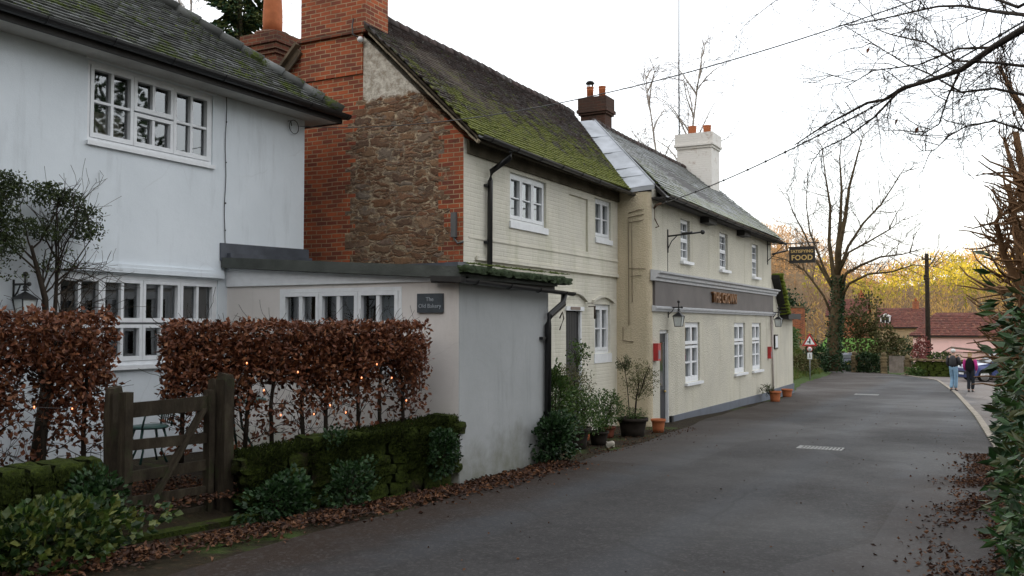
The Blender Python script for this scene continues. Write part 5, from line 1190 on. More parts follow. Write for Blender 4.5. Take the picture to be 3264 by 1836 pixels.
# overhead cables
def cable(label, a, b, sag, r, n=40, lumps=0):
    a, b = Vector(a), Vector(b); m = MB(); P = [a.lerp(b, i/n)-Vector((0, 0, 4*sag*(i/n)*(1-i/n))) for i in range(n+1)]
    m.tube(P, r, 5)
    for k in range(lumps): q = P[int(n*(k+1)/(lumps+1))]; m.ball(q, r*2.2, 6)
    o = m.build('overhead_cable', BLACK); return tag(o, label, 'cable', 'overhead cables')
cable('thick overhead cable rising from the pub corner to the right', (-6.62, 19.35, 4.25), (1.8, 8.5, 4.92), .26, .0105, 40, 16)
cable('thin overhead cable crossing in front of the brick gable and mossy roof', (-9.86, 11.25, 4.8), (1.8, 8.5, 5.03), .60, .0065, 40, 0)
t = thing('cable_clamp', 'rusty iron cable clamp on the corner of the pub', 'clamp', (-6.62, 19.35, 4.25))
m = MB(); m.tube([(-6.72, 19.5, 4.2), (-6.60, 19.33, 4.25)], .022, 6); m.tube([(-6.60, 19.33, 4.26), (-6.38, 19.0, 4.24)], .024, 6); m.tube([(-6.70, 19.5, 4.28), (-6.70, 19.5, 4.0), (-6.62, 19.44, 3.86), (-6.60, 19.5, 3.80), (-6.68, 19.5, 3.78)], .012, 5); m.build('clamp', plain('rust', (.10, .06, .04), .8), t)
t = thing('utility_pole', 'timber pole carrying the cables, behind the laurel hedge', 'pole', (1.8, 8.5, -.4)); m = MB(); m.tube([(1.8, 8.5, -.6), (1.8, 8.5, 5.4)], [.13, .10], 10); m.build('pole', BARKD, t)
# drain covers
def drain(label, x, y, w, d, rz=0.0):
    z = zroad(y)+.036; t = thing('drain_cover', label, 'drain cover', (x, y, z), rz, 'iron covers set in the lane')
    m = MB(); m.box(-w/2, w/2, -d/2, -d/2+.03, -.02, .006); m.box(-w/2, w/2, d/2-.03, d/2, -.02, .006); m.box(-w/2, -w/2+.03, -d/2+.03, d/2-.03, -.02, .006); m.box(w/2-.03, w/2, -d/2+.03, d/2-.03, -.02, .006)
    m.build('frame', plain('worn_iron', (.20, .20, .19), .45, .3, 20, metal=.4), t, local=True)
    m = MB(); n = 11
    for i in range(n): a = lerp(-w/2+.035, w/2-.035, i/n); m.box(a, a+(w-.07)/n*.55, -d/2+.031, d/2-.031, -.02, .003)
    m.build('grating', MATS['worn_iron'], t, local=True)
    return t
drain('slotted iron drain grate in the near lane', -2.70, 16.5, .74, .42)
drain('distant iron drain cover in the middle of the lane', -4.2, 35.8, .8, .55)
# road sign
t = thing('road_sign', 'red bordered triangular side-road warning sign with two small plates below', 'road sign', (-8.65, 50, -1.5), atan2(-8.65, 50)*-1*-1)
t.rotation_euler = (0, 0, atan2(8.65, 50))
m = MB(); m.tube([(0, .03, -.1), (0, .03, 2.5)], .03, 8); m.build('post', plain('grey_post', (.25, .26, .27), .5), t, local=True)
def tri(s, y, zc, mb, r=0): 
    h = s*.866; mb.prism([(-s/2, y, zc-h/3), (s/2, y, zc-h/3), (0, y, zc+h*2/3)], (0, .006, 0))
zc = 2.2
m = MB(); tri(.80, -.008, zc, m); m.build('red_border', REDP, t, local=True)
m = MB(); tri(.52, -.015, zc, m); m.build('white_face', WHITEPAINT, t, local=True)
m = MB(); m.box(-.015, .045, -.022, -.017, zc-.11, zc+.17); m.box(-.12, -.015, -.022, -.017, zc-.04, zc+.02); m.build('symbol', BLACK, t, local=True)
rotx = Matrix.Rotation(radians(90), 3, 'X')
m = MB(); m.lathe([(.15, 0), (.15, .01)], (0, .0, 1.80), 20, rotx); m.build('red_ring', REDP, t, local=True)
m = MB(); m.lathe([(.115, .0), (.115, .006)], (0, -.011, 1.80), 20, rotx); rr2 = m.build('white_disc', WHITEPAINT, t, local=True)
me = text_mesh('30', .15, .002); me.materials.clear(); me.materials.append(BLACK); me.transform(Matrix.LocRotScale(Vector((0, -.022, 1.80)), Euler((radians(90), 0, 0)), Vector((1, 1, 1)))); o = bpy.data.objects.new('lettering', me); COL.objects.link(o); o.parent = rr2
m = MB(); m.box(-.12, .12, -.005, .005, 1.28, 1.62); pp = m.build('plate', WHITEPAINT, t, local=True)
m = MB(); m.ball((0, -.012, 1.55), .025, 8, (1, .3, 1)); m.tube([(0, -.012, 1.53), (.005, -.012, 1.44)], .02, 5); m.tube([(.005, -.012, 1.44), (-.04, -.012, 1.34)], .012, 4); m.tube([(.005, -.012, 1.44), (.045, -.012, 1.35)], .012, 4); m.build('symbol', BLACK, pp, local=True)
# far pole with crossarm
t = thing('utility_pole', 'dark wooden utility pole standing in front of the pink house', 'pole', (-4.1, 70, -1.9))
m = MB(); m.tube([(-4.1, 70, -2.2), (-4.1, 70, 2), (-4.1, 70, 6.6)], [.19, .16, .13], 10); m.build('pole', BARKD, t)
m = MB(); m.box(-4.42, -3.78, 69.82, 69.9, 6.15, 6.25)
for x in (-4.35, -4.1, -3.85): m.tube([(x, 69.86, 6.25), (x, 69.86, 6.42)], [.03, .02], 6)
m.box(-4.3, -4.1, 69.75, 69.85, 4.7, 5.1); m.build('crossarm', BARKD, t)
# ================================================================== pots and potted plants
def potted(label, x, y, r, h, mat, seed, plant=None, grp='planters along the house fronts', name='potted_plant', cat='potted plant', z=None):
    R = random.Random(seed); z = max(gz(x, y), zroad(y)+(.0 if x < -5.7 else .03))-.005 if z is None else z; t = thing(name, label, cat, (x, y, z), 0, grp)
    m = MB(); m.lathe([(r*.74, 0), (r*.80, h*.35), (r*.9, h*.8), (r*.92, h*.82), (r*1.02, h*.83), (r*1.03, h), (r*.92, h), (r*.9, h*.88), (0, h*.88)], (0, 0, 0), 22); m.build('pot', mat, t, local=True)
    if plant: plant(t, R, h)
    return t
def bush(rx, rz, zc, n, mat, L=(.03, .06), stem=0, off=(0, 0)):
    def f(t, R, h):
        m = MB()
        if stem: m.tube([(off[0]*.3, 0, h*.7), (off[0]*.7, .01, lerp(h, zc, .6)), (off[0], off[1], zc)], [stem, stem*.8, stem*.5], 6)
        for k in range(14):
            v = Vector((R.uniform(-1, 1), R.uniform(-1, 1), R.uniform(-.6, 1))); m.tube([(off[0]*.8, off[1]*.8, max(h*.7, zc-rz*.9)), (off[0]+v.x*rx*.5, off[1]+v.y*rx*.5, zc+v.z*rz*.3), (off[0]+v.x*rx*.85, off[1]+v.y*rx*.85, zc+v.z*rz*.8)], [.006, .005, .003], 4, caps=False)
        m.build('stem', BARKD, t, local=True); m = MB(); k = 0
        while k < n:
            v = Vector((R.uniform(-1, 1), R.uniform(-1, 1), R.uniform(-1, 1)))
            if v.length > 1: continue
            p = Vector((v.x*rx, v.y*rx, v.z*rz)); p *= 1+.4*noise.noise(p*5+Vector((zc*3, rx*7, 0))); k += 1
            if noise.noise(p*7+Vector((rx*9, 0, 0))) < -.22: continue
            m.leaf((off[0]+p.x, off[1]+p.y, zc+p.z), R.uniform(*L), R.uniform(*L)*.55, R)
        m.build('foliage', mat, t, local=True)
    return f
def multi(*fs):
    def f(t, R, h):
        for q in fs: q(t, R, h)
    return f
DARKPOT = plain('dark_planter', (.028, .022, .018), .8, .3, 8, .4, 30)
potted('big dark planter holding a broad green shrub beside the creeper', -6.45, 14.35, .34, .36, DARKPOT, 101, multi(bush(.58, .48, .62, 4200, GARDENLEAF, (.03, .065))))
potted('dark planter with a pale leafy bush and tall green shoots by the cottage door', -6.75, 14.95, .27, .34, DARKPOT, 102, multi(bush(.42, .34, 1.10, 2300, PALELEAF, (.025, .05), .018), bush(.24, .30, 1.62, 520, GARDENLEAF, (.035, .07), .008, (.14, .1))))
potted('small dark pot with trailing greenery next to the big planter', -6.25, 15.1, .18, .24, DARKPOT, 103, bush(.26, .18, .38, 700, GARDENLEAF))
potted('terracotta pot with sprawling leaves below the ground-floor cottage window', -6.62, 16.4, .17, .22, TERRAD, 104, multi(bush(.38, .38, .58, 1700, GARDENLEAF, (.03, .07))))
potted('small terracotta pot with flowers between the two dark planters', -6.8, 15.7, .14, .25, TERRA, 107, multi(bush(.24, .3, .70, 600, SHRUB, (.03, .07)), bush(.12, .06, .35, 60, REDLEAF, (.02, .04))))
potted('half-barrel planter with a lollipop bay and a spindly standard tree', -6.30, 16.95, .30, .36, DARKPOT, 105, multi(bush(.38, .40, 1.10, 1900, PALELEAF, (.025, .05), .02, (.12, .1)), bush(.17, .17, 1.42, 900, SHRUB, (.02, .04), .012, (-.16, -.05)), bush(.3, .14, .42, 800, GARDENLEAF, (.02, .045))))
potted('red terracotta pot standing alone beside the black pub door', -6.15, 18.05, .15, .27, TERRA, 106, None, name='plant_pot', cat='plant pot', grp='terracotta pots')
potted('terracotta pot with a rounded green plant near the pale downpipe', -6.20, 29.6, .19, .36, TERRA, 108, bush(.24, .2, .42, 700, SHRUB, (.03, .05), 0, (-.22, -.1)), grp='terracotta pots')
potted('smaller terracotta pot in front of the far wing of the pub', -6.42, 32.6, .19, .30, TERRA, 109, None, name='plant_pot', cat='plant pot', grp='terracotta pots')
o = MB(); R = random.Random(3); o.stone((-5.95, 14.9, zroad(14.9)+.05), .16, .13, .10, R, .4, 3, .3); tag(o.build('stone', plain('pale_stone', (.35, .32, .27), .8)), 'loose pale stone on the verge below the planters', 'stone')
# ================================================================== garden furniture
GREENM = plain('green_cast_metal', (.02, .07, .06), .4, .2, 20)
t = thing('garden_chair', 'green cast-metal garden chair seen past the gate against the white wall', 'chair', (-8.85, 7.55, -.02), radians(250))
m = MB(); m.lathe([(.21, .40), (.225, .415), (.21, .43), (0, .425)], (0, 0, 0), 16); m.build('seat', GREENM, t, local=True)
for a in (45, 135, 225, 315):
    c, s_ = cos(radians(a)), sin(radians(a)); m = MB(); m.tube([(c*.17, s_*.17, .41), (c*.21, s_*.21, .28), (c*.15, s_*.15, .15), (c*.22, s_*.22, 0)], [.018, .016, .013, .015], 6); m.build('leg', GREENM, t, local=True)
m = MB(); m.tube([(-.2, -.16, .42), (-.24, -.19, .70), (-.26, -.17, .93), (-.28, -.08, 1.0), (-.28, .08, 1.0), (-.26, .17, .93), (-.24, .19, .70), (-.2, .16, .42)], .013, 6)
for k in range(-2, 3): m.tube([(-.21, k*.055, .44), (-.25, k*.07+.02*sin(k), .68), (-.28, k*.04, .98)], .008, 5)
for z in (.55, .7, .85): m.tube([(-.235-.03*(z-.5), -.17, z), (-.25, 0, z+.03), (-.235-.03*(z-.5), .17, z)], .007, 5)
m.build('backrest', GREENM, t, local=True)
for s_ in (-1, 1): m = MB(); m.tube([(-.24, s_*.19, .66), (-.05, s_*.25, .64), (.12, s_*.22, .60), (.16, s_*.2, .42)], .012, 6); m.build('armrest', GREENM, t, local=True)
t = thing('garden_table', 'round green metal garden table half hidden by the beech hedge', 'table', (-8.45, 8.45, -.02))
m = MB(); m.lathe([(0, .66), (.42, .66), (.43, .675), (.42, .69), (0, .69)], (0, 0, 0), 24); m.build('table_top', GREENM, t, local=True)
for a in (30, 120, 210, 300): c, s_ = cos(radians(a)), sin(radians(a)); m = MB(); m.tube([(c*.1, s_*.1, .66), (c*.14, s_*.14, .35), (c*.32, s_*.32, 0)], .016, 6); m.build('leg', GREENM, t, local=True)
# ================================================================== far walls, gate, bushes
R = random.Random(111)
fw = thing('stone_wall', 'low mossy sandstone wall behind the two walkers', 'wall', (-2.0, 61.3, -1.6))
m = MB(); stone_wall(m, (-4.55, 62.0), (1.8, 61.0), lambda t: -1.7, lambda t: -.62, .45, R, .5, .2); m.build('stonework', MOSSY, fw)
m = MB(); [m.stone((lerp(-4.5, 1.7, i/13), 62.1-i*.075, -.58), .55, .5, .14, R, 0, 3, .2) for i in range(14)]; m.build('coping', DRYST, fw)
for x, y, lab in ((-4.85, 62.3, 'stone gate pier at the left end of the low wall behind the walkers'), (-6.75, 67.4, 'stone pier left of the grey timber gate'), (-8.9, 69.3, 'stone pier with a round cap among the bushes by the bend')):
    t = thing('stone_pier', lab, 'pier', (x, y, -1.7)); m = MB(); z = -1.85
    for k in range(6): m.stone((x, y, z+.1), .46, .46, .24, R, R.uniform(-.1, .1), 3, .14); z += .21
    m.build('stonework', DRYST, t); m = MB(); m.ball((x, y, z+.12), .18, 10); m.build('cap', DRYST, t)
t = thing('timber_gate', 'tall grey boarded gate at the lane bend', 'gate', (-5.7, 67.2, -1.7))
for i in range(7): m = MB(); a = -6.4+i*.2; m.box(a, a+.19, 67.15, 67.18, -1.68, -.52-.01*(i % 3)); m.build('board', WOODG, t)
m = MB(); m.box(-6.4, -5.0, 67.19, 67.25, -1.45, -1.35); m.box(-6.4, -5.0, 67.19, 67.25, -.8, -.7); m.build('rail', WOODG, t)
OLIVE = island('olive_scrub', [(.06, .065, .02), (.10, .10, .035), (.13, .10, .05), (.05, .07, .02)], .8, .2)
DKGREEN = island('dark_evergreen', [(.012, .03, .01), (.025, .055, .018), (.035, .07, .02)], .6, .2)
def farbush(label, c, rad, n, mat, seed, L=(.12, .22), name='bush', cat='bush'): return clump(label, c, rad, n, mat, seed, L, name, cat)
farbush('rounded green bush between the two stone piers', (-7.9, 69.2, -1.2), (1.0, .6, .75), 1500, DKGREEN, 121)
farbush('low evergreen bush right beside the distant dark car', (-9.3, 72, -1.6), (.7, .5, .5), 700, DKGREEN, 122)
farbush('tall olive scrub standing behind the piers', (-9.9, 82, .7), (1.7, 1.2, 3.0), 3000, OLIVE, 123, (.15, .3))
farbush('brownish scrub between the olive scrub and the clipped hedge', (-8.1, 84, -.4), (1.3, 1.0, 2.2), 1500, OLIVE, 124, (.15, .3))
farbush('clipped green hedge left of the pink house', (-8.2, 96, -1.4), (1.9, 1.0, 1.6), 2600, DKGREEN, 125, (.12, .22), 'garden_hedge', 'hedge')
farbush('dark evergreen bush on the bank behind the road sign', (-16.5, 78, 2.6), (2.6, 2.2, 2.0), 3200, DKGREEN, 126, (.15, .3))
farbush('green ivy thicket at the foot of the big bare tree', (-10.6, 63.5, -.5), (.8, 1.2, 1.0), 1500, IVY, 127, (.10, .18))
farbush('brown bramble patch on the bank next to the pub wing', (-9.7, 53.0, -.6), (.9, 3.2, .45), 1800, OLIVE, 128, (.08, .16))
farbush('bright green grass tussock on the bank crest', (-12.2, 50, 1.5), (1.8, 5, .45), 2200, GARDENLEAF, 129, (.10, .2))
farbush('leafy green bush on the bank by the road sign', (-11.6, 58.5, .9), (.9, 1.8, .7), 1600, GARDENLEAF, 130, (.10, .18))
farbush('red-leaved shrub at the base of the utility pole', (-4.45, 68.5, -.15), (.55, .4, .75), 700, REDLEAF, 131, (.1, .18), 'red_shrub', 'shrub')
farbush('yellow-green plant growing on top of the low wall', (-2.9, 62.2, -.42), (.9, .3, .22), 500, BRIGHTLEAF, 132, (.1, .18))
farbush('green weeds at the left foot of the low wall', (-4.4, 61.4, -1.35), (.55, .3, .3), 500, GARDENLEAF, 133, (.08, .16))
R = random.Random(134)
def verge_grass(R):
    y = R.uniform(35.8, 64); le = pl(LE, y); x = le-.5-5.0*R.random(); return (x, y, gz(x, y)+R.uniform(0, .06))
gm = MB()
for _ in range(15000):
    p = verge_grass(R); gm.leaf(p, R.uniform(.10, .24), .03, R, Vector((R.uniform(-.5, .5), R.uniform(-.5, .5), 1)).normalized())
o = gm.build('grass', island('bank_grass', [(.06, .11, .018), (.10, .14, .03), (.15, .13, .04), (.07, .13, .02)], .8, .2)); o['kind'] = 'stuff'
BRK = brick_mat('garden_brick', 's')
m = MB(); m.box(-22, -11.4, 64, 64.3, .6, 2.75); o = thing('brick_wall', 'long red brick garden wall above the bank behind the road sign', 'wall', (-16, 64.1, 1)); m.build('brickwork', BRK, o); m = MB(); m.box(-22.05, -11.35, 63.95, 64.35, 2.75, 2.85); m.build('coping', DRYST, o)
# lawn and retaining wall beyond the bend
m = MB(); m.add([(-15, 84, -2.6), (-9.8, 84, -2.6), (-9.8, 96, .3), (-15, 96, .3)], [(0, 1, 2, 3)]); m.build('lawn', plain('lawn_grass', (.07, .16, .02), .9, .2, 3), kind='structure')
t = thing('retaining_wall', 'long low stone wall below the bright lawn at the bend', 'wall', (-11, 83, -2)); m = MB(); stone_wall(m, (-14.5, 83), (-8.0, 83.5), lambda t: -2.5, lambda t: -.75, .4, R, .6, .25); m.build('stonework', DRYST, t)
# ================================================================== far houses
ROOFR = tile_mat('red_roof_tiles', [(.115, .042, .034), (.15, .055, .042), (.09, .036, .03), (.19, .08, .055)], (.10, .08, .05), (.07, .07, .03), .60, .75, 3, .0)
def far_house(name, label, x0, x1, y0, y1, z0, ze, zr, wall, roofm, hip=1.5, wins=(), cat='house', chim=None, gauge=.3, dormer=None):
    t = thing(name, label, cat, ((x0+x1)/2, (y0+y1)/2, z0)); ym = (y0+y1)/2
    F = Fr('Y', y0); m = MB(); holed(m, F, x0, x1, z0, ze, [(*w, .5) for w in wins]); shell(m, x0, x1, y0+.001, y1, z0, ze, 'FBR')
    if hip == 0: m.add([(x0, y0, ze), (x0, y1, ze), (x0, ym, zr-.1)], [(0, 1, 2)]); m.add([(x1, y0, ze), (x1, y1, ze), (x1, ym, zr-.1)], [(0, 1, 2)])
    m.build('wall', [wall, DARKROOM], t)
    for w in wins: window(t, F, *w, [(0, .5, 0, 1, 1, 2), (.5, 1, 0, 1, 1, 2)], w=-.08, ft=.07, st=.06, bt=.04, sill=(.06, .08, .06))
    o = .35; a = (x0-o, y0-o, ze-.05); A = (x0-o+hip, ym, zr); B = (x1+o-hip, ym, zr)
    m = MB(); m.quad((x0-o, y0-o, ze-.05), (x1+o, y0-o, ze-.05), B, A); m.quad((x0-o, y1+o, ze-.05), (x1+o, y1+o, ze-.05), B, A)
    if hip: m.quad((x0-o, y0-o, ze-.05), A, (x0-o, y1+o, ze-.05)); m.quad((x1+o, y0-o, ze-.05), B, (x1+o, y1+o, ze-.05))
    r = m.build('roof', roofm, t); Ls = sqrt((ym-y0+o)**2+(zr-ze)**2); L = x1-x0+2*o
    m = MB(); RR = random.Random(int(x0*10)); tiles(m, (x0-o, y0-o, ze-.03), (1, 0, 0), (0, ym-y0+o, zr-ze+.05), int(L/gauge), int(Ls/gauge), gauge, gauge*.9, .04, RR, lambda u, v: hip*v/Ls < u < L-hip*v/Ls and v < Ls, .015); m.build('tiles', roofm, r)
    m = MB(); m.box(x0-o, x1+o, y0-o-.06, y0-o-.0, ze-.16, ze-.04); m.build('gutter', BLACK, t)
    if chim:
        m = MB(); m.box(chim-.4, chim+.4, ym-.3, ym+.3, zr-.6, zr+.9); c = m.build('chimney', BRK, t); pot((chim, ym, zr+.9), .16, .4, TERRA, c)
    if dormer:
        dx0, dx1, dz0, dz1 = dormer; dy = y0+.4; m = MB(); m.box(dx0, dx1, dy, dy+2, dz0, dz1); m.prism([(dx0-.1, dy-.1, dz1), (dx1+.1, dy-.1, dz1), ((dx0+dx1)/2, dy-.1, dz1+.35)], (0, 2, 0)); d = m.build('dormer', WHITEPAINT, t)
        m = MB(); m.box(dx0+.12, (dx0+dx1)/2-.05, dy-.02, dy-.005, dz0+.15, dz1-.1); m.box((dx0+dx1)/2+.05, dx1-.12, dy-.02, dy-.005, dz0+.15, dz1-.1); m.build('pane', plain('dark_pane', (.03, .03, .035), .1), d)
    return t
PINK = render_white('pink_render', (.85, .58, .55), (.80, .54, .51), stain=(.3, .22, .2), z0=-5, z1=-3, amount=.3, bs=30)
STONEW = G('pale_stone_wall'); p_ = STONEW.pos(); c_, h__ = rubble_nodes(STONEW, p_, 's', 1.6, 3.2); STONEW.fin(STONEW.mix(.65, c_, (.42, .33, .20)), .9, STONEW.bump(h__, .6, .03)); STONEW = STONEW.m
far_house('pink_house', 'long low pink rendered house with a dark red hipped roof', -7.6, 5.5, 105, 111, -4, .50, 2.9, PINK, ROOFR, 2.4, ((1.2, 2.2, -1.6, -.4),))
t = thing('garden_shed', 'low felt-roofed lean-to in front of the pink house', 'shed', (-2.5, 101, -3)); m = MB(); m.box(-5.0, .5, 100.5, 103, -4, -1.15); m.build('wall', PINK, t); m = MB(); m.prism([(-5.3, 100.2, -1.5), (-3.9, 100.2, -.62), (.8, 100.2, -1.15), (.8, 100.2, -1.27), (-3.9, 100.2, -.75), (-5.3, 100.2, -1.62)], (0, 3, 0)); m.build('roof', plain('brown_felt', (.12, .09, .07), .9), t)
far_house('stone_house', 'pale stone house with orange-red roof and a small white dormer', -14.1, -8.4, 132, 139, -4, 1.3, 3.9, STONEW, ROOFR, .0, (), dormer=(-13.6, -12.4, 1.75, 2.75), chim=-9.4)
far_house('brick_house', 'tall orange-red brick house partly behind the big bare tree', -22.5, -17.2, 146, 152, -4, 3.0, 5.6, BRK, ROOFR, .0, (), chim=-18)
far_house('cottage', 'small red-roofed cottage under the hanging sign beyond the garden wall', -31, -22.5, 108, 114, -3, 2.4, 4.6, BRK, ROOFR, .0, ())
# ================================================================== far woods
def wood(name, pts, seed, mat, L, W_, per, hr, shape=1.0):
    R = random.Random(seed); m = MB()
    for (x, y) in pts:
        z = gz(x, y); h = R.uniform(*hr); r = h*R.uniform(.28, .42)*shape
        for _ in range(per):
            v = Vector((R.uniform(-1, 1), R.uniform(-1, 1), R.uniform(-1, 1)))
            if v.length > 1: continue
            p = Vector((x+v.x*r, y+v.y*r, z+h*.58+v.z*h*.45))
            if noise.noise(p*.55) < -.2: continue
            m.leaf(p, R.uniform(.6, 1)*L, W_*R.uniform(.5, 1.2), R, (v+Vector((R.uniform(-.8, .8), R.uniform(-.8, .8), .6))).normalized())
        m.tube([(x, y, z-.3), (x+R.uniform(-.3, .3), y, z+h*.6)], [.16, .05], 4, caps=False)
    return m.build(name, mat)
R = random.Random(141); brown = []; gold = []; ev = []
for _ in range(1450):
    y = R.uniform(122, 320); x = R.uniform(-.36*y-12, .40*y+8)
    if y < 160 and x > -30: continue
    if x < -.13*y and R.random() < .85: brown.append((x, y)); continue
    (ev if (noise.noise(Vector((x*.035, y*.02, 8))) > .16 and y > 215) else brown if R.random() < .5 else gold).append((x, y))
BARE = island('bare_wood_twigs', [(.24, .17, .11), (.33, .225, .14), (.22, .155, .10), (.40, .26, .14)], .9, .0, .35)
GOLDW = island('golden_wood', [(.52, .34, .12), (.62, .42, .14), (.46, .30, .11), (.56, .35, .12)], .9, .0, .45)
EVW = island('yellow_evergreen_wood', [(.22, .22, .04), (.42, .38, .06), (.55, .47, .08), (.26, .25, .05)], .9, .0, .4)
for nm, P, mt, sd_ in (('bare_woodland', brown, BARE, 142), ('golden_woodland', gold, GOLDW, 143), ('evergreen_woodland', ev, EVW, 144)):
    o = wood(nm, P, sd_, mt, 1.2 if nm != 'evergreen_woodland' else 1.0, .22 if nm != 'evergreen_woodland' else .5, 210, (6, 9.5)); o['kind'] = 'stuff'
# unseen trees for window reflections; those round the viewer added to darken near ground
for i, (x, y, h) in enumerate(((5.5, 15, 10), (6.5, 20.5, 11), (4.6, 8.0, 10), (9.0, 9.0, 10), (3.6, 1.5, 9), (4.5, -5, 10), (-1.5, -8, 10), (-6.5, -6, 9))):
    R = random.Random(150+i); t = thing('unseen_evergreen', ['dense evergreen behind the laurel hedge, nearest the lane', 'tallest evergreen behind the laurel hedge', 'evergreen close behind the vine thicket', 'evergreen standing deepest behind the hedge', 'unseen evergreen added beside the viewer on the right for shade', 'unseen evergreen added behind the viewer on the right for shade', 'unseen evergreen added directly behind the viewer in the lane for shade', 'unseen evergreen added behind the viewer on the garden side for shade'][i], 'tree', (x, y, -.5), 0, 'unseen evergreens behind the hedge and around the viewer')
    m = MB(); m.tube([(x, y, -.6), (x, y, h*.6)], [.22, .1], 8); m.build('trunk', BARKD, t); m = MB()
    for _ in range(4200):
        v = Vector((R.uniform(-1, 1), R.uniform(-1, 1), R.uniform(-1, 1)))
        if v.length > 1: continue
        m.leaf((x+v.x*2.4, y+v.y*2.4, h*.52+v.z*h*.46), .32, .2, R)
    m.build('crown', DKGREEN, t)
# ================================================================== cars
TYRE = plain('tyre_rubber', (.012, .012, .012), .8); RIM = plain('silver_rim', (.62, .62, .62), .35, .05, 5, metal=.6)
CGLASS = plain('car_glass', (.035, .045, .05), .06); LAMPC = plain('clear_lamp', (.65, .68, .7), .12); LAMPR = plain('red_lamp', (.35, .01, .01), .2); PLASTIC = plain('dark_trim', (.02, .02, .022), .6)
def paint(name, c):
    m = plain(name, c, .28, .04, 2); b = m.node_tree.nodes['Principled BSDF']; b.inputs['Coat Weight'].default_value = .6; b.inputs['Metallic'].default_value = .25; return m
def car(name, label, x, y, rz, pm, plate_txt=None, tall=0.0, z=None):
    z = (zroad(y)+.03) if z is None else z; t = thing(name, label, 'car', (x, y, z), rz, 'cars parked beyond the pub')
    L = 2.05; W = .86; wb = 1.28; wr = .325; H = 1.46+tall
    low = [(-L, .32), (-L+.02, .62), (-L+.10, .92), (-1.55, .98+tall*.3), (.95, .98), (1.75, .86), (2.0, .70), (2.05, .45), (2.0, .24)]
    def arch_pts(cx): return [(cx+.40*cos(a), max(.22, wr+.40*sin(a))) for a in [pi*i/10 for i in range(11)]]
    bot = [(2.0, .22)]+[p for p in arch_pts(wb)]+[(-wb+.45, .2)]+[p for p in arch_pts(-wb)]+[(-L+.05, .24)]
    prof = low+bot
    # lofted across the width so the flanks curve in at top and bottom
    m = MB(); ws = [(-W, .965, .97), (-W*.985, 1, 1), (-W*.7, 1, 1.0), (0, 1.01, 1.02), (W*.7, 1, 1.0), (W*.985, 1, 1), (W, .965, .97)]; n = len(prof); vs = []
    for (yy, sx, sz) in ws:
        for (px, pz) in prof:
            top = pz > .8; inn = 1-.06*(1 if pz > .85 else 0)
            vs.append((px*sx, yy*(inn if abs(yy) > .6 else 1), .55+(pz-.55)*(sz if top else 1)))
    fs = [(k*n+i, k*n+(i+1) % n, (k+1)*n+(i+1) % n, (k+1)*n+i) for k in range(len(ws)-1) for i in range(n)]
    m.add(vs, fs, False); m.add([v for v in vs[:n]], [tuple(range(n))]); m.add([v for v in vs[-n:]], [tuple(range(n))]); b = m.build('body', pm, t, local=True)
    # cabin
    cab = [(-1.92, .93), (-1.70, H-.14), (-1.45, H-.03), (-.6, H), (.10, H-.04), (.98, .95)]; cw = [(.80, .0), (.66, .5), (.60, .9), (.60, 1), (.62, .9), (.78, 0)]
    m = MB(); vs = [(px, -w_, pz) for (px, pz), (w_, _) in zip(cab, cw)]+[(px, w_, pz) for (px, pz), (w_, _) in zip(cab, cw)]
    k = len(cab); m.add(vs, [(i, i+1, k+i+1, k+i) for i in range(k-1)]+[tuple(range(k)), tuple(range(k, 2*k))]); m.build('roof', pm, t, local=True)
    def panel(nm, pts, mat, off, parent=t):
        q = MB(); q.add([Vector(p)+Vector(off) for p in pts], [tuple(range(len(pts)))]); return q.build(nm, mat, parent, local=True)
    for s in (-1, 1):
        panel('side_window', [(-1.62, s*.735, 1.02), (-1.55, s*.665, H-.17), (-.72, s*.62, H-.10), (-.72, s*.745, 1.02)], CGLASS, (0, s*.035, 0))
        panel('side_window', [(-.66, s*.745, 1.02), (-.66, s*.62, H-.10), (.06, s*.635, H-.13), (.72, s*.755, 1.03)], CGLASS, (0, s*.035, 0))
        q = MB(); q.box(.55, .72, s*.90-.09, s*.90+.09, .98, 1.10); q.build('wing_mirror', pm, t, local=True)
    panel('windscreen', [(.90, -.70, 1.00), (.14, -.56, H-.07), (.14, .56, H-.07), (.90, .70, 1.00)], CGLASS, (.03, 0, .025)); panel('rear_window', [(-1.885, -.66, 1.02), (-1.73, -.58, H-.17), (-1.73, .58, H-.17), (-1.885, .66, 1.02)], CGLASS, (-.03, 0, .01))
    rx = Matrix.Rotation(radians(90), 3, 'X')
    for cx in (wb, -wb):
        for s in (-1, 1):
            q = MB(); q.lathe([(.20, -.10), (.29, -.105), (wr, -.07), (wr, .07), (.29, .105), (.20, .10)], (cx, s*.77, wr), 26, rx); w = q.build('wheel', TYRE, t, local=True)
            q = MB(); yy = s*.872; q.lathe([(.232, -.01), (.232, .01), (.205, .012), (.205, -.01)], (cx, yy, wr), 26, rx)
            for a in range(5):
                an = 2*pi*a/5+.3; q.prism([(cx+.03*cos(an-1.2), yy-.008, wr+.03*sin(an-1.2)), (cx+.21*cos(an-.20), yy-.008, wr+.21*sin(an-.20)), (cx+.21*cos(an+.20), yy-.008, wr+.21*sin(an+.20)), (cx+.03*cos(an+1.2), yy-.008, wr+.03*sin(an+1.2))], (0, .016, 0))
            q.ball((cx, yy, wr), .045, 8, (1, .4, 1)); q.build('rim', RIM, w, local=True)
    for s in (-1, 1):
        q = MB(); q.ball((1.80, s*.64, .74), .16, 10, (1.1, 1.0, .55)); q.build('headlight', LAMPC, t, local=True)
        q = MB(); q.box(-2.05, -1.93, s*.80-.09, s*.80+.05, .68, 1.06); q.build('tail_light', LAMPR, t, local=True)
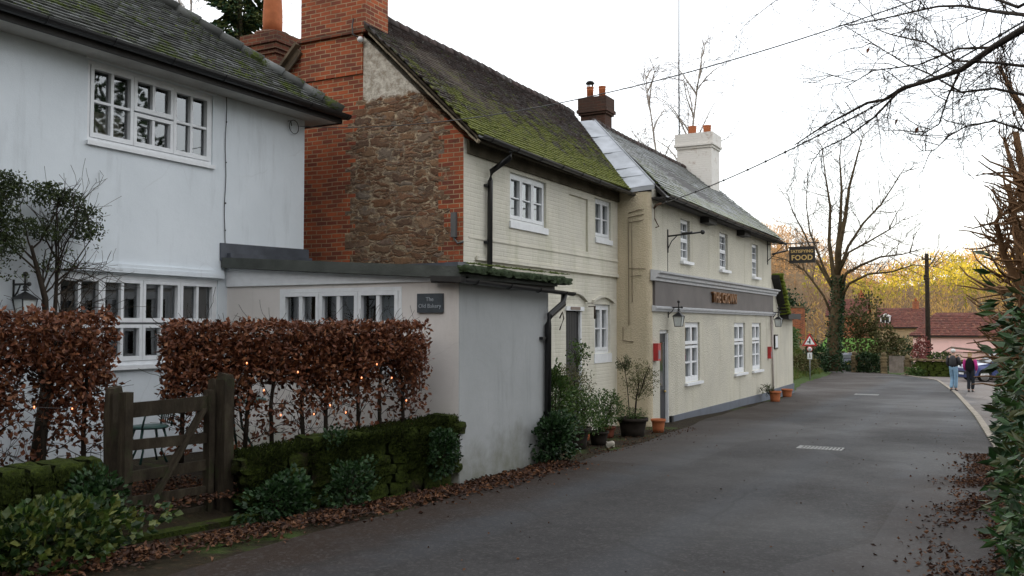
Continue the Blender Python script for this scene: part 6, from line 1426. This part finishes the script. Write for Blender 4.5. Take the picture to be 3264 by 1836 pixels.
    q = MB(); q.box(2.0, 2.07, -.45, .45, .42, .56); q.build('grille', PLASTIC, t, local=True); q = MB(); q.box(-2.09, -1.98, -.84, .84, .34, .52); q.box(2.0, 2.08, -.84, .84, .24, .36); q.build('bumper', pm, t, local=True)
    q = MB(); q.box(-2.105, -2.09, -.26, .26, .56, .68); q.build('number_plate', plain('yellow_plate', (.55, .40, .05), .5), t, local=True)
    q = MB(); q.box(2.081, 2.09, -.26, .26, .38, .48); q.build('number_plate', WHITEPAINT, t, local=True); return t
BLUE = paint('blue_car_paint', (.045, .065, .19)); RED = paint('red_car_paint', (.50, .03, .05)); NAVY = paint('dark_car_paint', (.04, .045, .07))
fl = radians(180+27.9)
car('parked_car', 'blue car with bright spoked wheels beside the walkers', .25, 54.9, fl, BLUE)
car('parked_car', 'red car parked behind the blue one', .35, 58.4, fl+.05, RED, tall=.12)
car('parked_car', 'dark car with a yellow rear plate parked down the lane at the bend', -11.1, 79.0, radians(90+24), NAVY, z=zroad(79)+.03)
# ================================================================== people
def skin_mesh(verts, edges, radii, sub=1, root=0):
    me = bpy.data.meshes.new('tmp'); me.from_pydata([tuple(v) for v in verts], edges, []); o = bpy.data.objects.new('tmp', me); COL.objects.link(o)
    sk = o.modifiers.new('skin', 'SKIN'); sk.use_smooth_shade = True
    d = me.skin_vertices[0].data
    for i, r in enumerate(radii): d[i].radius = r if isinstance(r, tuple) else (r, r)
    d[root].use_root = True
    if sub: s = o.modifiers.new('sub', 'SUBSURF'); s.levels = sub; s.render_levels = sub
    bpy.context.view_layer.update(); dg = bpy.context.evaluated_depsgraph_get(); res = bpy.data.meshes.new_from_object(o.evaluated_get(dg)); bpy.data.objects.remove(o)
    return [v.co.copy() for v in res.vertices], [tuple(p.vertices) for p in res.polygons]
def sk(mb, verts, edges, radii, sub=1): v, f = skin_mesh(verts, edges, radii, sub); mb.add(v, f, True)
SKIN = plain('skin', (.45, .26, .19), .55)
def person(label, x, y, rz, h, jacket, trousers, hair, stance, arms, hairlen, sleeve=None, coat_len=.0, shoes=None):
    """local: facing +x, y left; height scaled from 1.75 m"""
    s = h/1.75; t = thing('person', label, 'person', (x, y, zroad(y)+.03), rz, 'walkers at the kerb'); t.scale = (s, s, s)
    (lk, lf), (rk, rf) = stance; hipL, hipR = (0, .09, .93), (0, -.09, .93)
    V = [(0, 0, .96), (0, 0, 1.12), (.01, 0, 1.30), (0, 0, 1.42), (.01, 0, 1.50), (.03, 0, 1.60), (.025, 0, 1.68),
         hipL, lk, lf, (lf[0]+.13, lf[1]+.01, .035), hipR, rk, rf, (rf[0]+.13, rf[1]-.01, .035)]
    Rr = [(.12, .15), (.11, .135), (.12, .16), (.09, .12), .052, (.083, .072), (.078, .068), .09, .058, .042, .035, .09, .058, .042, .035]
    E = [(0, 1), (1, 2), (2, 3), (3, 4), (4, 5), (5, 6), (0, 7), (7, 8), (8, 9), (9, 10), (0, 11), (11, 12), (12, 13), (13, 14)]
    for sgn, (el_, wr_) in zip((1, -1), arms):
        i = len(V); V += [(0, sgn*.19, 1.40), el_, wr_]; Rr += [.055, .042, .030]; E += [(3, i), (i, i+1), (i+1, i+2)]
    b = MB(); sk(b, V, E, Rr, 1)
    for sgn, (el_, wr_) in zip((1, -1), arms):      # palms and five separate bent fingers
        w_ = Vector(wr_); d = (w_-Vector(el_)).normalized(); side = d.cross(Vector((0, 1, 0))).normalized(); nrm = Vector((0, -sgn, 0))
        pal = w_+d*.085; sk(b, [w_-d*.02, w_+d*.04, pal], [(0, 1), (1, 2)], [(.026, .024), (.022, .038), (.014, .038)], 1)
        for k, L in enumerate((.062, .074, .068, .052)):
            r0 = pal+side*(.030-.020*k)-d*.01; sk(b, [r0, r0+d*L*.5+nrm*.006, r0+d*L*.85+nrm*.022, r0+d*L+nrm*.038], [(0, 1), (1, 2), (2, 3)], [.0095, .009, .008, .007], 1)
        r0 = w_+d*.03+side*.03; sk(b, [r0, r0+side*.028+d*.025+nrm*.01, r0+side*.030+d*.055+nrm*.02], [(0, 1), (1, 2)], [.012, .010, .008], 1)
    # face: nose, brow, lips, ears, on the front of the head
    b.ball((.113, 0, 1.605), .016, 8, (1.1, .8, 1.3)); b.ball((.100, 0, 1.565), .017, 8, (.6, 1.5, .45)); b.ball((.02, .078, 1.61), .024, 8, (.8, .45, 1.3)); b.ball((.02, -.078, 1.61), .024, 8, (.8, .45, 1.3))
    b.build('body', SKIN, t, local=True)
    e = MB(); e.ball((.098, .03, 1.63), .010, 8); e.ball((.098, -.03, 1.63), .010, 8); e.build('eyes', BLACK, t, local=True)
    m = MB(); V2 = [(0, 0, .97), hipL, lk, (lf[0], lf[1], .10), hipR, rk, (rf[0], rf[1], .10), (0, 0, 1.12)]
    sk(m, V2, [(0, 1), (1, 2), (2, 3), (0, 4), (4, 5), (5, 6), (0, 7)], [(.135, .165), .108, .080, .078, .108, .080, .078, (.13, .165)], 1); m.build('trousers', trousers, t, local=True)
    m = MB(); z0 = .93-coat_len; sk(m, [(0, 0, z0), (0, 0, 1.12), (.005, 0, 1.30), (-.01, 0, 1.43), (0, 0, 1.49)], [(0, 1), (1, 2), (2, 3), (3, 4)], [(.16, .21), (.155, .205), (.16, .215), (.11, .17), (.075, .085)], 1)
    o = m.build('jacket', jacket, t, local=True)
    for sgn, (el_, wr_) in zip((1, -1), arms):
        m = MB(); w2 = Vector(el_).lerp(Vector(wr_), .93); sk(m, [(-.005, sgn*.165, 1.41), (0, sgn*.215, 1.37), el_, w2], [(0, 1), (1, 2), (2, 3)], [.085, .083, .068, .050], 1); m.build('sleeve', sleeve or jacket, o, local=True)
    m = MB(); m.ball((-.004, 0, 1.665), .105, 14, (1.0, .86, 1.0) if hairlen else (1.02, .87, .86))
    if hairlen: m.ball((-.045, 0, 1.56), .085, 12, (.75, 1.0, 1.25))
    m.build('hair', hair, t, local=True)
    for fx, fy in ((lf[0], lf[1]), (rf[0], rf[1])):
        m = MB(); sk(m, [(fx-.06, fy, .045), (fx+.05, fy, .05), (fx+.17, fy, .035)], [(0, 1), (1, 2)], [(.045, .045), (.045, .045), (.03, .04)], 1); m.build('shoe', shoes or BLACK, t, local=True)
    return t
PUFF = plain('black_quilted_jacket', (.018, .018, .022), .55, .3, 4, .5, 12); JEANS = plain('pale_blue_jeans', (.22, .36, .50), .85, .15, 8); GREYH = plain('white_hair', (.62, .62, .60), .8)
DKJ = plain('black_trousers', (.02, .024, .03), .85); FUR = plain('black_fleece_gilet', (.010, .010, .012), .95, .3, 20, .8, 60); MAG = plain('magenta_sleeve', (.42, .02, .20), .7); BLOND = plain('blonde_hair', (.42, .30, .17), .75, .2, 20)
person('white-haired man in a black padded jacket and pale jeans walking by the kerb', -1.50, 41.4, radians(62), 1.72, PUFF, JEANS, GREYH, (((.06, .09, .50), (-.08, .07, .09)), ((.04, -.08, .50), (.04, -.05, .08))), (((-.04, .25, 1.12), (.14, .20, .95)), ((.0, -.27, 1.14), (.22, -.20, 1.04))), False)
person('blonde woman in a black gilet with magenta sleeves walking behind the man', -.88, 40.8, radians(72), 1.60, FUR, DKJ, BLOND, (((.03, .07, .50), (-.05, .06, .09)), ((.07, -.09, .50), (.06, -.06, .08))), (((-.03, .25, 1.12), (.12, .22, .92)), ((-.05, -.28, 1.13), (.08, -.22, .92))), True, MAG, .12)
